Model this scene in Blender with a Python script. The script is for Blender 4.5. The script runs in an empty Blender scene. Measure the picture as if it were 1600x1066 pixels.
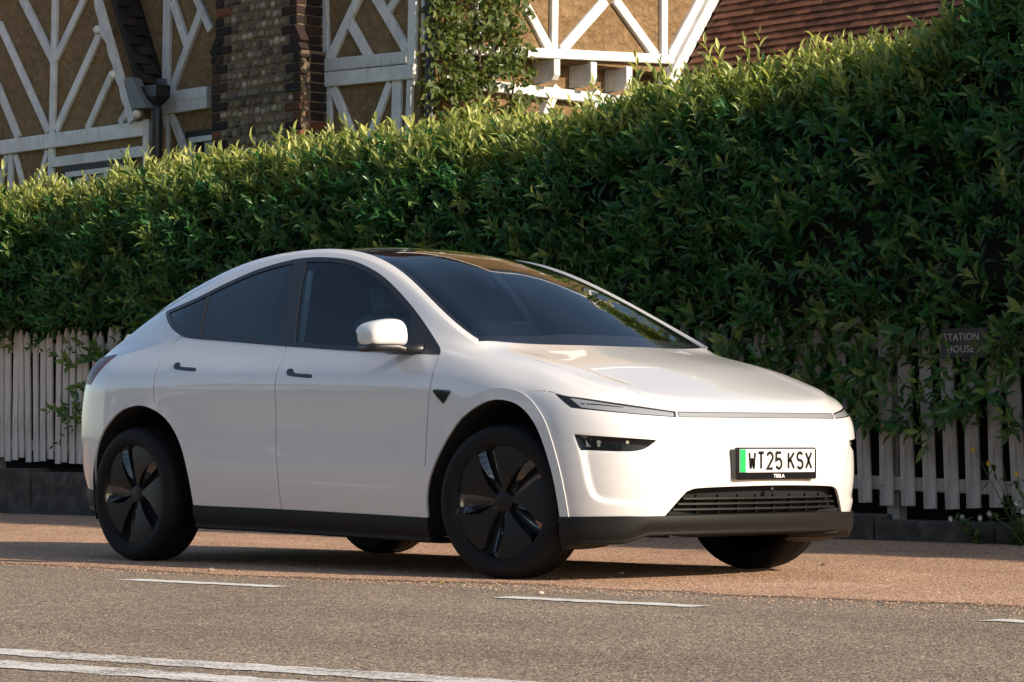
import bpy, bmesh, math, random
import numpy as np
from mathutils import Vector, Matrix
R = math.radians
random.seed(7); RNG = np.random.default_rng(7)
scene = bpy.context.scene
# ------------------------------------------------------------------ camera
CAM = np.array([9.84, -9.955, 0.615]); YAW, PITCH, FPX = R(137.2), R(2.09), 4500.0   # FPX: focal length in photo pixels (1600 wide)
FW = np.array([math.cos(PITCH)*math.cos(YAW), math.cos(PITCH)*math.sin(YAW), math.sin(PITCH)])
RT = np.array([math.sin(YAW), -math.cos(YAW), 0.0]); UP = np.cross(RT, FW)
cam = bpy.data.cameras.new('camera'); cam_o = bpy.data.objects.new('camera', cam)
scene.collection.objects.link(cam_o); scene.camera = cam_o
cam.sensor_width = 36.0; cam.lens = FPX/1600*36; cam.clip_start = 0.1; cam.clip_end = 2000
cam_o.matrix_world = Matrix(((RT[0], UP[0], -FW[0], CAM[0]), (RT[1], UP[1], -FW[1], CAM[1]), (RT[2], UP[2], -FW[2], CAM[2]), (0, 0, 0, 1)))
def ray(px, py):
    d = FW*FPX + RT*(px-800) + UP*(533-py); return d/np.linalg.norm(d)
def on_plane(px, py, n, k):                       # photo pixel -> point on the plane n.X = k
    d = ray(px, py); n = np.array(n, float); return CAM + d*((k - n@CAM)/(n@d))
def on_y(px, py, y): return on_plane(px, py, (0, 1, 0), y)
def on_x(px, py, x): return on_plane(px, py, (1, 0, 0), x)
def on_z(px, py, z=0.0): return on_plane(px, py, (0, 0, 1), z)
# ------------------------------------------------------------------ sky, sun, exposure
SUN_EL, SUN_AZ = R(24), R(9)                       # azimuth counted from +x (the car's forward axis) towards +y
world = bpy.data.worlds.new('World'); scene.world = world; world.use_nodes = True
wn = world.node_tree; wn.nodes.clear()
sky = wn.nodes.new('ShaderNodeTexSky'); sky.sky_type = 'NISHITA'; sky.sun_disc = False
sky.sun_elevation = SUN_EL; sky.sun_rotation = R(90) - SUN_AZ; sky.air_density = 1.0; sky.dust_density = 1.2; sky.ozone_density = 1.0
bg = wn.nodes.new('ShaderNodeBackground'); bg.inputs['Strength'].default_value = 0.10
wo = wn.nodes.new('ShaderNodeOutputWorld')
wn.links.new(sky.outputs[0], bg.inputs[0]); wn.links.new(bg.outputs[0], wo.inputs[0])
sun = bpy.data.lights.new('sun', 'SUN'); sun.energy = 4.1; sun.angle = R(0.53); sun.color = (1.0, 0.85, 0.68)
sun_o = bpy.data.objects.new('sun', sun); scene.collection.objects.link(sun_o)
SUN_DIR = Vector((math.cos(SUN_EL)*math.cos(SUN_AZ), math.cos(SUN_EL)*math.sin(SUN_AZ), math.sin(SUN_EL)))
sun_o.rotation_euler = SUN_DIR.to_track_quat('Z', 'Y').to_euler(); sun_o.location = SUN_DIR*30
scene.view_settings.view_transform = 'Standard'; scene.view_settings.look = 'None'
scene.view_settings.exposure = 0.70; scene.view_settings.gamma = 1.0
scene.render.engine = 'CYCLES'
scene.render.resolution_x, scene.render.resolution_y = 1024, 682

# ------------------------------------------------------------------ helpers: objects
COL = scene.collection
def tag(o, label=None, cat=None, group=None, kind=None):
    if label: o['label'] = label
    if cat: o['category'] = cat
    if group: o['group'] = group
    if kind: o['kind'] = kind
    return o
def empty(name, loc=(0, 0, 0)):
    o = bpy.data.objects.new(name, None); COL.objects.link(o); o.location = loc; o.empty_display_size = 0.1; return o
def link(name, me, parent=None, mat=None):
    o = bpy.data.objects.new(name, me); COL.objects.link(o)
    if mat is not None and not me.materials: me.materials.append(mat)
    if parent is not None:
        o.parent = parent
        l = Vector((0, 0, 0)); p = parent
        while p is not None: l += p.location; p = p.parent
        o.location = -l                                   # mesh data is in world coordinates unless moved afterwards
    return o
def mesh_vf(name, V, F, mat=None, smooth=False, normals=None):
    me = bpy.data.meshes.new(name)
    V = np.asarray(V, float)
    if isinstance(F, np.ndarray) and F.ndim == 2:
        n, k = F.shape
        me.vertices.add(len(V)); me.vertices.foreach_set('co', V.astype(np.float32).ravel())
        me.loops.add(n*k); me.loops.foreach_set('vertex_index', F.astype(np.int32).ravel())
        me.polygons.add(n); me.polygons.foreach_set('loop_start', np.arange(0, n*k, k, dtype=np.int32))
        me.update(calc_edges=True)
    else:
        me.from_pydata([tuple(v) for v in V], [], [tuple(int(i) for i in f) for f in F]); me.update()
    if smooth:
        me.polygons.foreach_set('use_smooth', np.ones(len(me.polygons), bool))
        if normals is not None: me.normals_split_custom_set_from_vertices(np.asarray(normals, float).tolist())
    if mat is not None: me.materials.append(mat)
    return me
class MB:                                                  # small mesh builder: every call adds a piece to ONE mesh
    def __init__(s): s.v = []; s.f = []
    def add(s, V, F):
        b = len(s.v); s.v += [tuple(map(float, p)) for p in V]; s.f += [tuple(b+i for i in f) for f in F]; return s
    def box(s, c, h, M=None):
        c = np.array(c, float); P = []
        for i in range(8):
            q = np.array([h[0]*(1 if i & 1 else -1), h[1]*(1 if i & 2 else -1), h[2]*(1 if i & 4 else -1)])
            P.append(c + (q if M is None else np.asarray(M) @ q))
        return s.add(P, [(0, 2, 3, 1), (4, 5, 7, 6), (0, 1, 5, 4), (2, 6, 7, 3), (0, 4, 6, 2), (1, 3, 7, 5)])
    def tube(s, path, r, n=8, cap=True):
        path = [np.array(p, float) for p in path]; rs = r if hasattr(r, '__len__') else [r]*len(path)
        rings = []; up = None
        for i, p in enumerate(path):
            t = path[min(i+1, len(path)-1)] - path[max(i-1, 0)]; t = t/np.linalg.norm(t)
            if up is None: up = np.array([0, 0, 1.0]) if abs(t[2]) < .9 else np.array([1.0, 0, 0])
            a = np.cross(t, up); a /= np.linalg.norm(a); b = np.cross(a, t); up = b
            rings.append([p + rs[i]*(math.cos(k*2*math.pi/n)*a + math.sin(k*2*math.pi/n)*b) for k in range(n)])
        V = [q for g in rings for q in g]; F = []
        for i in range(len(path)-1):
            for k in range(n): F.append((i*n+k, i*n+(k+1) % n, (i+1)*n+(k+1) % n, (i+1)*n+k))
        if cap: F += [tuple(range(n))[::-1], tuple((len(path)-1)*n+k for k in range(n))]
        return s.add(V, F)
    def prism(s, poly, vec):                               # polygon (3D points) extruded by vec
        n = len(poly); P = [np.array(p, float) for p in poly]; Q = [p + np.array(vec, float) for p in P]
        return s.add(P+Q, [tuple(range(n))[::-1], tuple(range(n, 2*n))] + [(i, (i+1) % n, n+(i+1) % n, n+i) for i in range(n)])
    def lathe(s, prof, n=48, c=(0, 0, 0), closed=False):   # profile of (radius, y): spun about the y axis
        V = []; F = []; m = len(prof)
        for k in range(n):
            a = 2*math.pi*k/n
            for (r, y) in prof: V.append((c[0]+r*math.cos(a), c[1]+y, c[2]+r*math.sin(a)))
        for k in range(n):
            for i in range(m if closed else m-1):
                j = (i+1) % m; k2 = (k+1) % n
                F.append((k*m+i, k*m+j, k2*m+j, k2*m+i))
        return s.add(V, F)
    def mesh(s, name, mat=None, smooth=False, bevel=0.0, fixn=True):
        me = bpy.data.meshes.new(name); me.from_pydata(s.v, [], s.f)
        bm = bmesh.new(); bm.from_mesh(me)
        if fixn: bmesh.ops.recalc_face_normals(bm, faces=bm.faces)
        if bevel > 0: bmesh.ops.bevel(bm, geom=list(bm.edges), offset=bevel, segments=1, affect='EDGES')
        bm.to_mesh(me); bm.free(); me.update()
        if smooth: me.polygons.foreach_set('use_smooth', np.ones(len(me.polygons), bool))
        if mat is not None: me.materials.append(mat)
        return me
    def build(s, name, mat, parent=None, smooth=False, bevel=0.0, fixn=True):
        return link(name, s.mesh(name, mat, smooth, bevel, fixn), parent)
def smooth_angle(o, ang=35):
    me = o.data; me.polygons.foreach_set('use_smooth', np.ones(len(me.polygons), bool)); me.set_sharp_from_angle(angle=R(ang))
def text_mesh(name, body, size, origin, ax, ay, mat, parent=None, depth=0.002, align='LEFT', xscale=1.0, offset=0.0, spacing=1.0):
    cu = bpy.data.curves.new(name, 'FONT'); cu.body = body; cu.size = size; cu.extrude = depth; cu.align_x = align; cu.offset = offset; cu.space_character = spacing
    cu.resolution_u = 4
    to = bpy.data.objects.new(name, cu); COL.objects.link(to)
    dg = bpy.context.evaluated_depsgraph_get(); me = bpy.data.meshes.new_from_object(to.evaluated_get(dg))
    bpy.data.objects.remove(to); bpy.data.curves.remove(cu)
    n = len(me.vertices); co = np.zeros(n*3, np.float32); me.vertices.foreach_get('co', co); co = co.reshape(-1, 3).astype(float)
    ax = np.array(ax, float); ay = np.array(ay, float); az = np.cross(ax, ay)
    W = np.array(origin, float) + co[:, :1]*xscale*ax + co[:, 1:2]*ay + co[:, 2:3]*az
    me.vertices.foreach_set('co', W.astype(np.float32).ravel()); me.update(); me.materials.clear(); me.materials.append(mat)
    me.name = name
    return link(name, me, parent)
# ------------------------------------------------------------------ helpers: materials
class NT:
    def __init__(s, name):
        s.m = bpy.data.materials.new(name); s.m.use_nodes = True; s.t = s.m.node_tree
        s.b = s.t.nodes['Principled BSDF']; s.out = s.t.nodes['Material Output']
    def n(s, typ, **kw):
        x = s.t.nodes.new('ShaderNode'+typ)
        for k, v in kw.items():
            if k in x.inputs.keys(): x.inputs[k].default_value = v
            else: setattr(x, k, v)
        return x
    def l(s, a, b): s.t.links.new(a, b); return s
    def coord(s, kind='Object', scale=None):
        c = s.n('TexCoord'); o = c.outputs[kind]
        if scale is not None:
            mp = s.n('Mapping'); mp.inputs['Scale'].default_value = scale if hasattr(scale, '__len__') else (scale,)*3
            s.l(o, mp.inputs[0]); o = mp.outputs[0]
        return o
    def noise(s, vec, scale, detail=4, rough=.55, dist=0.0):
        x = s.n('TexNoise'); x.inputs['Scale'].default_value = scale; x.inputs['Detail'].default_value = detail
        x.inputs['Roughness'].default_value = rough; x.inputs['Distortion'].default_value = dist
        s.l(vec, x.inputs['Vector']); return x.outputs['Fac']
    def voro(s, vec, scale, feature='F1', out='Distance'):
        x = s.n('TexVoronoi'); x.feature = feature; x.inputs['Scale'].default_value = scale; s.l(vec, x.inputs['Vector']); return x.outputs[out]
    def ramp(s, fac, stops):
        x = s.n('ValToRGB'); e = x.color_ramp.elements
        while len(e) < len(stops): e.new(.5)
        for i, (p, c) in enumerate(stops):
            e[i].position = p; e[i].color = (c[0], c[1], c[2], 1) if hasattr(c, '__len__') else (c, c, c, 1)
        s.l(fac, x.inputs[0]); return x.outputs[0]
    def mix(s, fac, a, b, mode='MIX'):
        x = s.n('MixRGB'); x.blend_type = mode
        for v, i in ((fac, 0), (a, 1), (b, 2)):
            if hasattr(v, 'node'): s.l(v, x.inputs[i])
            elif i == 0: x.inputs[0].default_value = v
            else: x.inputs[i].default_value = (v[0], v[1], v[2], 1) if hasattr(v, '__len__') else (v, v, v, 1)
        return x.outputs[0]
    def math(s, op, a, b=0.0, clamp=False):
        x = s.n('Math'); x.operation = op; x.use_clamp = clamp
        for v, i in ((a, 0), (b, 1)):
            if hasattr(v, 'node'): s.l(v, x.inputs[i])
            else: x.inputs[i].default_value = v
        return x.outputs[0]
    def bump(s, h, strength=.3, dist=.01, normal=None):
        x = s.n('Bump'); x.inputs['Strength'].default_value = strength; x.inputs['Distance'].default_value = dist
        s.l(h, x.inputs['Height'])
        if normal is not None: s.l(normal, x.inputs['Normal'])
        s.l(x.outputs[0], s.b.inputs['Normal']); return x.outputs[0]
    def set(s, **kw):
        names = dict(color='Base Color', rough='Roughness', metal='Metallic', spec='Specular IOR Level', coat='Coat Weight', coatr='Coat Roughness', trans='Transmission Weight', ior='IOR', sheen='Sheen Weight')
        for k, v in kw.items():
            i = s.b.inputs[names[k]]
            if hasattr(v, 'node'): s.l(v, i)
            elif k == 'color': i.default_value = (v[0], v[1], v[2], 1)
            else: i.default_value = v
        return s
def simple(name, color, rough=.5, metal=0.0, spec=.5, coat=0.0, var=0.0, vscale=8.0, bump=0.0, bscale=60.0):
    m = NT(name); m.set(rough=rough, metal=metal, spec=spec, coat=coat)
    c = m.coord()
    if var > 0:
        f = m.noise(c, vscale, 5, .6)
        lo = [max(0, x*(1-var)) for x in color]; hi = [x*(1+var) for x in color]
        m.set(color=m.ramp(f, [(.3, lo), (.7, hi)]))
    else: m.set(color=color)
    if bump > 0: m.bump(m.noise(c, bscale, 4, .6), bump, .01)
    return m.m
# ================================================================== ground, road, bay, markings, kerb
def asphalt_mat(name, base, warm, dark, spk=1.0):
    m = NT(name); c = m.coord()
    v = m.voro(c, 72, 'F1', 'Color'); sep = m.n('SeparateColor'); m.l(v, sep.inputs[0]); r = sep.outputs[0]; g = sep.outputs[1]
    col = m.ramp(r, [(0, dark), (.20, [x*.62 for x in base]), (.5, base), (.8, warm), (1, [min(.9, x*1.7) for x in warm])])
    big = m.noise(c, 1.1, 5, .6); bl = m.ramp(big, [(.3, .78), (.7, 1.14)])
    streak = m.noise(m.coord(scale=(.25, 1.6, 1)), 1.0, 4, .6); st = m.ramp(streak, [(.3, .78), (.7, 1.12)])
    col = m.mix(1.0, m.mix(1.0, col, bl, 'MULTIPLY'), st, 'MULTIPLY')
    fine = m.noise(c, 260, 2, .6); col = m.mix(.30, col, m.ramp(fine, [(.35, [x*.35 for x in base]), (.65, [x*1.5 for x in base])]), 'MIX')
    m.set(color=col, rough=.88, spec=.25)
    d = m.voro(c, 72, 'F1', 'Distance'); h = m.math('ADD', m.math('MULTIPLY', d, -1.0), m.math('MULTIPLY', g, .55)); h = m.math('ADD', h, m.math('MULTIPLY', fine, .5))
    m.bump(h, .9*spk, .011); return m.m
M_ROAD = asphalt_mat('road_asphalt', (.315, .248, .186), (.41, .320, .235), (.070, .062, .056))
M_BAY = asphalt_mat('bay_red_brown_tarmac', (.58, .345, .225), (.74, .46, .305), (.13, .085, .065))
def feather(mat):                                          # the bay's thin surfacing breaks up along its edge
    t = mat.node_tree; n = t.nodes; out = n['Material Output']; b = n['Principled BSDF']; at = n.new('ShaderNodeAttribute'); at.attribute_name = 'inset'
    tc = n.new('ShaderNodeTexCoord'); nz = n.new('ShaderNodeTexNoise'); nz.inputs['Scale'].default_value = 34; nz.inputs['Detail'].default_value = 8; nz.inputs['Roughness'].default_value = .75; t.links.new(tc.outputs['Object'], nz.inputs['Vector'])
    ad = n.new('ShaderNodeMath'); ad.operation = 'ADD'; t.links.new(at.outputs['Fac'], ad.inputs[0]); t.links.new(nz.outputs['Fac'], ad.inputs[1])
    rp = n.new('ShaderNodeValToRGB'); rp.color_ramp.elements[0].position = .72; rp.color_ramp.elements[1].position = .95; t.links.new(ad.outputs[0], rp.inputs[0])
    tr = n.new('ShaderNodeBsdfTransparent'); mx = n.new('ShaderNodeMixShader'); t.links.new(rp.outputs[0], mx.inputs[0]); t.links.new(tr.outputs[0], mx.inputs[1]); t.links.new(b.outputs[0], mx.inputs[2]); t.links.new(mx.outputs[0], out.inputs[0])
feather(M_BAY)
M_SOIL = simple('soil', (.045, .035, .026), .95, var=.5, vscale=5, bump=.6, bscale=25)
def worn_paint(name, lo, hi):
    m = NT(name); c = m.coord(); m.set(color=m.ramp(m.noise(c, 20, 4, .6), [(.3, (.62, .58, .53)), (.7, (.80, .77, .72))]), rough=.8)
    w = m.math('ADD', m.noise(c, 70, 4, .7), m.math('MULTIPLY', m.noise(c, 5, 3, .5), .55)); mask = m.ramp(w, [(lo, 0), (hi, 1)])
    tr = m.n('BsdfTransparent'); mx = m.n('MixShader'); m.l(mask, mx.inputs[0]); m.l(tr.outputs[0], mx.inputs[1]); m.l(m.b.outputs[0], mx.inputs[2]); m.l(mx.outputs[0], m.out.inputs[0])
    m.bump(m.noise(c, 150, 3, .6), .5, .004); return m.m
M_LINE = worn_paint('worn_white_road_paint', .62, .80); M_DASH = worn_paint('white_road_paint', .50, .66)
mb = MB(); mb.add([(-700, -700, -.012), (700, -700, -.012), (700, 700, -.012), (-700, 700, -.012)], [(0, 1, 2, 3)])
tag(mb.build('ground', M_SOIL), kind='structure')
mb = MB(); mb.add([(-90, -18, -.004), (90, -6, -.004), (90, 4.2, -.004), (-90, -3.0, -.004)], [(0, 1, 2, 3)])
tag(mb.build('road', M_ROAD), kind='structure')
def bay_z(y): return .0005 + .05*float(np.clip((y-1.6)/1.9, 0, 1))**1.3
V, F = [], []; xs = np.concatenate([np.arange(-60, -8, 1.0), np.arange(-8, 8, .06), np.arange(8, 41, 1.0)]); ys_n = 9
rb = random.Random(3); wob = 0.0
for i, x in enumerate(xs):
    wob = .82*wob + rb.uniform(-.035, .035); y0 = -1.50+.07*x+wob+.10*math.sin(x*.9)+.06*math.sin(x*2.3+1)
    for k in range(ys_n):
        y = y0+(.16*k if k < 4 else .48+(3.0-y0)*((k-3)/(ys_n-4))**1.0); y = min(y, 3.48); V.append((x, y, bay_z(y) if k else -.0032))
for i in range(len(xs)-1):
    for k in range(ys_n-1): a = i*ys_n+k; F.append((a, a+ys_n, a+ys_n+1, a+1))
mb = MB(); mb.add(V, F); bay = tag(mb.build('parking_bay', M_BAY, smooth=True), kind='structure')
ed = bay.data.attributes.new('inset', 'FLOAT', 'POINT'); ed.data.foreach_set('value', np.array([(0, .30, .62, .95)[k] if k < 4 else 1.0 for _ in xs for k in range(ys_n)], np.float32))
def edge_y(x): return -2.075+.096*x
def strip_mesh(name, pts, w, z, seed, mat):
    r = random.Random(seed); V, F = [], []; P = np.array(pts, float); d = P[1]-P[0]; L = np.linalg.norm(d); d /= L; nn = np.array([-d[1], d[0]]); n = max(2, int(L/.05))
    for i in range(n+1):
        p = P[0]+d*L*i/n
        for s in (-1, 1): q = p+nn*s*(w/2+r.uniform(-.016, .016)); V.append((q[0], q[1], z))
    for i in range(n): F.append((2*i, 2*i+2, 2*i+3, 2*i+1))
    mb = MB(); mb.add(V, F); return tag(mb.build(name, mat), kind='structure')
for k in range(-4, 5):
    x0 = -1.17+2.32*k; strip_mesh('edge_line_dash', [(x0, edge_y(x0)), (x0+1.03, edge_y(x0+1.03))], .135, -.0005, 20+k, M_DASH)
for off in (0, -.34):
    a, b = on_z(0, 1017), on_z(770, 1066); d = (b-a)/np.linalg.norm(b-a); a = a+np.array([-d[1], d[0], 0])*off; p, q = a-d*30, a+d*30
    strip_mesh('centre_line', [p[:2], q[:2]], .18, -.0008, 40+int(off*10), M_LINE)
# kerb: stones along the foot of the fence, the top climbs to the left
def base_z(x): return .225-.0247*x
kerb = empty('kerb', (-5, 3.5, 0)); tag(kerb, kind='structure')
M_KERB = NT('old_concrete_kerb'); c_ = M_KERB.coord(); M_KERB.set(color=M_KERB.ramp(M_KERB.noise(c_, 7, 6, .65), [(.25, (.016, .015, .012)), (.5, (.048, .043, .036)), (.8, (.13, .118, .10))]), rough=.9); M_KERB.bump(M_KERB.noise(c_, 45, 6, .7), .7, .012); M_KERB = M_KERB.m
x = -16.0; rk = random.Random(5)
while x < 6:
    L = .91; zt = base_z(x+L/2)-.075+rk.uniform(-.008, .008); yj = rk.uniform(-.008, .008)
    mb = MB(); mb.box((x+L/2, 3.55+yj, zt/2-.05), (L/2-.006, .105, zt/2+.05)); o = mb.build('kerb_stone', M_KERB, kerb, bevel=.014); x += L
V, F = [], []; xs = np.linspace(-40, 30, 120); ys = [3.62, 3.8, 4.2, 5.0, 9.0]; r_ = random.Random(9)
for x in xs:
    for k, y in enumerate(ys): V.append((x, y, base_z(np.clip(x, -16, 6))-.12+.02*k+r_.uniform(-.02, .02)))
for i in range(len(xs)-1):
    for k in range(len(ys)-1): a = i*len(ys)+k; F.append((a, a+len(ys), a+len(ys)+1, a+1))
mb = MB(); mb.add(V, F); tag(mb.build('verge', M_SOIL, smooth=True), kind='structure')
# ================================================================== picket fences and the name board
def top_z(x): return 1.37-.0215*x
def wood_paint(name, a, b, worn):
    m = NT(name); c = m.coord(scale=(1, 1, .12)); f = m.noise(c, 38, 6, .7); g = m.noise(m.coord(), 6, 4, .6)
    rnd = m.n('ObjectInfo').outputs['Random']
    col = m.ramp(f, [(.28, worn), (.44, a), (.7, b)]); col = m.mix(1.0, col, m.ramp(g, [(.3, .80), (.7, 1.05)]), 'MULTIPLY'); col = m.mix(1.0, col, m.ramp(rnd, [(0, .84), (1, 1.06)]), 'MULTIPLY')
    m.set(color=col, rough=.75); m.bump(f, .4, .004); return m.m
M_PICKET = wood_paint('old_white_picket_paint', (.56, .53, .49), (.70, .67, .63), (.28, .25, .21))
M_PICKET_OLD = wood_paint('weathered_picket_paint', (.38, .350, .315), (.54, .505, .46), (.15, .13, .11))
def picket_mesh(w, tip, seed, mat):
    r = random.Random(seed); h = 1.0; t = .010; j = lambda a: r.uniform(-a, a)
    poly = [(-w/2, 0, 0), (w/2, 0, 0), (w/2+j(.003), 0, h-tip), (w*.12+j(.004), 0, h-.004), (-w*.12+j(.004), 0, h), (-w/2+j(.003), 0, h-tip)]
    mb = MB(); mb.prism([(a, -t, c) for a, b, c in poly], (0, 2*t, 0)); return mb.mesh('picket', mat, bevel=.0025)
def fence(name, label, xa, xb, sp, w, tip, lean, seed, mat):
    r = random.Random(seed); root = empty(name, (xa, 3.72, base_z(xa))); tag(root, label, 'fence')
    meshes = [picket_mesh(w, tip, seed+k, mat) for k in range(5)]; x = xa
    while x < xb:
        z0, z1 = base_z(x)+r.uniform(-.02, .02), top_z(x)+r.uniform(-.025, .02)
        o = bpy.data.objects.new('picket', r.choice(meshes)); COL.objects.link(o); o.parent = root
        o.location = Vector((x+r.uniform(-.008, .008), 3.715+r.uniform(-.003, .003), z0))-root.location; o.scale = (r.uniform(.94, 1.06), 1, z1-z0); o.rotation_euler = (r.uniform(-.015, .015), R(lean)+r.gauss(0, .016), 0)
        x += sp
    for dz, hz in ((lambda x: base_z(x)+.125, .042), (lambda x: top_z(x)-.155, .038)):
        mb = MB(); P = []
        for x, s in ((xa-.03, -1), (xb-sp+.06, 1)):
            for y in (3.729, 3.765):
                for z in (-hz, hz): P.append((x, y, dz(x)+z))
        mb.add(P, [(0, 1, 3, 2), (4, 6, 7, 5), (0, 4, 5, 1), (2, 3, 7, 6), (0, 2, 6, 4), (1, 5, 7, 3)]); mb.build('rail', mat, root, bevel=.004)
    x = xa+.5
    while x < xb:
        mb = MB(); mb.box((x, 3.815, (base_z(x)+top_z(x))/2-.10), (.045, .045, (top_z(x)-base_z(x))/2+.05)); mb.build('post', mat, root, bevel=.006); x += 2.1
    return root
fence('picket_fence', 'white picket fence of narrow closely set pickets behind the tail of the car', -14.2, -6.3, .1075, .074, .055, 0, 100, M_PICKET)
fence('picket_fence', 'weathered picket fence of wide pickets half buried in laurel beside the bonnet', -6.25, 3.3, .168, .096, .075, -2.2, 200, M_PICKET_OLD)
# name board on its stake
M_BOARD = simple('slate_board', (.022, .022, .023), .55, var=.25, vscale=9); M_LETTER = simple('board_pale_lettering', (.42, .38, .31), .7); M_STAKE = simple('dark_stake', (.02, .018, .016), .8)
bc = on_y(1507, 536, 3.60); hx = .5*(on_y(1544, 536, 3.60)[0]-on_y(1471, 536, 3.60)[0]); hz = .5*(on_y(1507, 512, 3.60)[2]-on_y(1507, 560, 3.60)[2])
sb = empty('name_board', (bc[0], 3.6, .2)); tag(sb, 'dark name board lettered STATION HOUSE half hidden by laurel leaves', 'sign')
mb = MB(); mb.box((bc[0], 3.607, bc[2]), (hx, .012, hz)); mb.build('board', M_BOARD, sb, bevel=.004)
for txt, py in (('STATION', 533), ('HOUSE', 551.5)):
    xl = on_y(1474.5 if txt == 'STATION' else 1479.5, py, 3.594); text_mesh('lettering', txt, .061, (xl[0], 3.594, xl[2]), (1, 0, 0), (0, 0, 1), M_LETTER, sb, .0008, 'LEFT', 1.0, 0.0, 1.06)
for dx in (-.6, .6): mb = MB(); mb.box((bc[0]+dx*hx, 3.660, bc[2]), (.012, .041, hz*.7)); mb.build('batten', M_STAKE, sb)
# ================================================================== laurel hedge
def leaf_mat(name, dark, mid, young_lit, gloss=.30):
    m = NT(name); at = m.n('Attribute'); at.attribute_name = 'tone'; tone = at.outputs['Fac']
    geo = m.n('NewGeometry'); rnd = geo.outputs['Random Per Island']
    a = m.mix(rnd, dark, mid); col = m.mix(m.math('MULTIPLY', tone, m.math('ADD', .45, m.math('MULTIPLY', rnd, .55))), a, young_lit)
    m.set(color=col, rough=gloss, spec=.40)
    tl = m.n('BsdfTranslucent'); m.l(m.mix(1.0, col, (1.5, 1.6, .7), 'MULTIPLY'), tl.inputs[0]); mx = m.n('MixShader'); mx.inputs[0].default_value = .36
    m.l(m.b.outputs[0], mx.inputs[1]); m.l(tl.outputs[0], mx.inputs[2]); m.l(mx.outputs[0], m.out.inputs[0]); return m.m
M_LAUREL = leaf_mat('laurel_leaf', (.020, .090, .034), (.050, .158, .040), (.74, .70, .24))  # last colour: young leaves, brightened with painted sunlight for the tips
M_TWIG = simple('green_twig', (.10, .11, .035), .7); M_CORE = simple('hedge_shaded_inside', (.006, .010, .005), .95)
LEAF_T = np.array([(0, 0, 0), (.34, .5, .10), (.34, 0, 0), (.34, -.5, .10), (.70, .40, .05), (.70, 0, -.05), (.70, -.40, .05), (1.0, 0, -.16)])      # along, across, lift
LEAF_F = np.array([(0, 2, 1), (0, 3, 2), (1, 2, 5), (1, 5, 4), (2, 3, 6), (2, 6, 5), (4, 5, 7), (5, 6, 7)])
def leaf_arrays(P, D, U, L, Wd):                           # base points, directions, up vectors, lengths, widths -> vertices, triangles
    D = D/np.linalg.norm(D, axis=1, keepdims=True); S = np.cross(U, D); S /= np.linalg.norm(S, axis=1, keepdims=True)+1e-9; Nn = np.cross(D, S)
    T = LEAF_T; V = P[:, None]+D[:, None]*(T[None, :, :1]*L[:, None, None])+S[:, None]*(T[None, :, 1:2]*Wd[:, None, None])+Nn[:, None]*(T[None, :, 2:]*L[:, None, None])
    F = LEAF_F[None]+(np.arange(len(P))*8)[:, None, None]
    return V.reshape(-1, 3), F.reshape(-1, 3), (D, S, Nn)
def leaf_mesh(name, V, F, tone, mat, parent=None):
    me = mesh_vf(name, V, F, mat, True); a = me.attributes.new('tone', 'FLOAT', 'POINT'); a.data.foreach_set('value', np.repeat(tone, 8).astype(np.float32)); return link(name, me, parent)
def hedge_top(x):
    return np.interp(x, [-16, -11, -8.4, -6.5, -5, -4.3, -3.6, -2.8, -1.8, -1.25, -.95, -.6, 0, 3, 12], [2.58, 2.63, 2.71, 2.77, 2.74, 2.73, 2.83, 2.87, 2.91, 2.96, 3.10, 3.34, 3.46, 3.5, 3.5])
def hedge_front(x, z):
    low = np.interp(x, [-16, -4.2, -3.4, 3], [3.98, 3.98, 3.90, 3.88]); hi = 3.52
    t = np.clip((z-np.interp(x, [-16, -5, -3, 3], [1.45, 1.45, 1.28, 1.25]))/.22, 0, 1); y = low+(hi-low)*t*t*(3-2*t)
    return y+.07*np.sin(x*2.1+z*1.7)+.05*np.sin(x*4.7-z*3.1+1)+.50*np.clip((z-(hedge_top(x)-.42))/.50, 0, 1)**1.6
def shoots(n, rng, kind):
    x = rng.uniform(-14.5, 3.2, n); far = rng.random(n) < .14; x = np.where(far, rng.uniform(3.0, 10.2, n), x)
    if kind == 'face':
        zlo = np.interp(x, [-16, -5, -3.6, -3.0, 3], [1.30, 1.30, 1.22, 1.08, 1.05]); z = zlo+(hedge_top(x)-zlo)*rng.random(n); y = hedge_front(x, z)+rng.uniform(-.03, .16, n)
        out = np.stack([rng.normal(.10, .38, n), -np.abs(rng.normal(.75, .25, n)), rng.normal(.42, .36, n)], 1); L = rng.uniform(.14, .32, n); tone = np.where(rng.random(n) < .16, rng.uniform(.12, .34, n), np.clip(rng.normal(.0, .05, n), 0, .2))
    else:
        y = rng.uniform(3.62, 5.0, n)**1.0; z = hedge_top(x)-.10+.07*np.sin(x*3.3+y*2)+.06*np.sin(x*7.1+y)-.25*np.clip((3.85-y)/.25, 0, 1)
        out = np.stack([rng.normal(.05, .20, n), rng.normal(-.12, .22, n), np.abs(rng.normal(1.0, .15, n))], 1); L = rng.uniform(.16, .32, n)*(1+.6*(rng.random(n) > .90)); tone = rng.uniform(.40, 1.0, n)  # top shoots paler: young growth plus painted sunlight
        tone = np.where(x > -.9, tone*.35, tone)  # painted sunlight held back on the taller right end
        if kind == 'crest': z = hedge_top(x)-.36*rng.random(n)**1.2; y = hedge_front(x, z)+rng.uniform(-.02, .10, n); out[:, 1] -= .25; tone *= .35+.65*np.clip((z-hedge_top(x)+.36)/.34, 0, 1); L = L*.9  # pale sunlit tone painted in, fading down from the crest
    out /= np.linalg.norm(out, axis=1, keepdims=True); return np.stack([x, y, z], 1), out, L, tone
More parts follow.
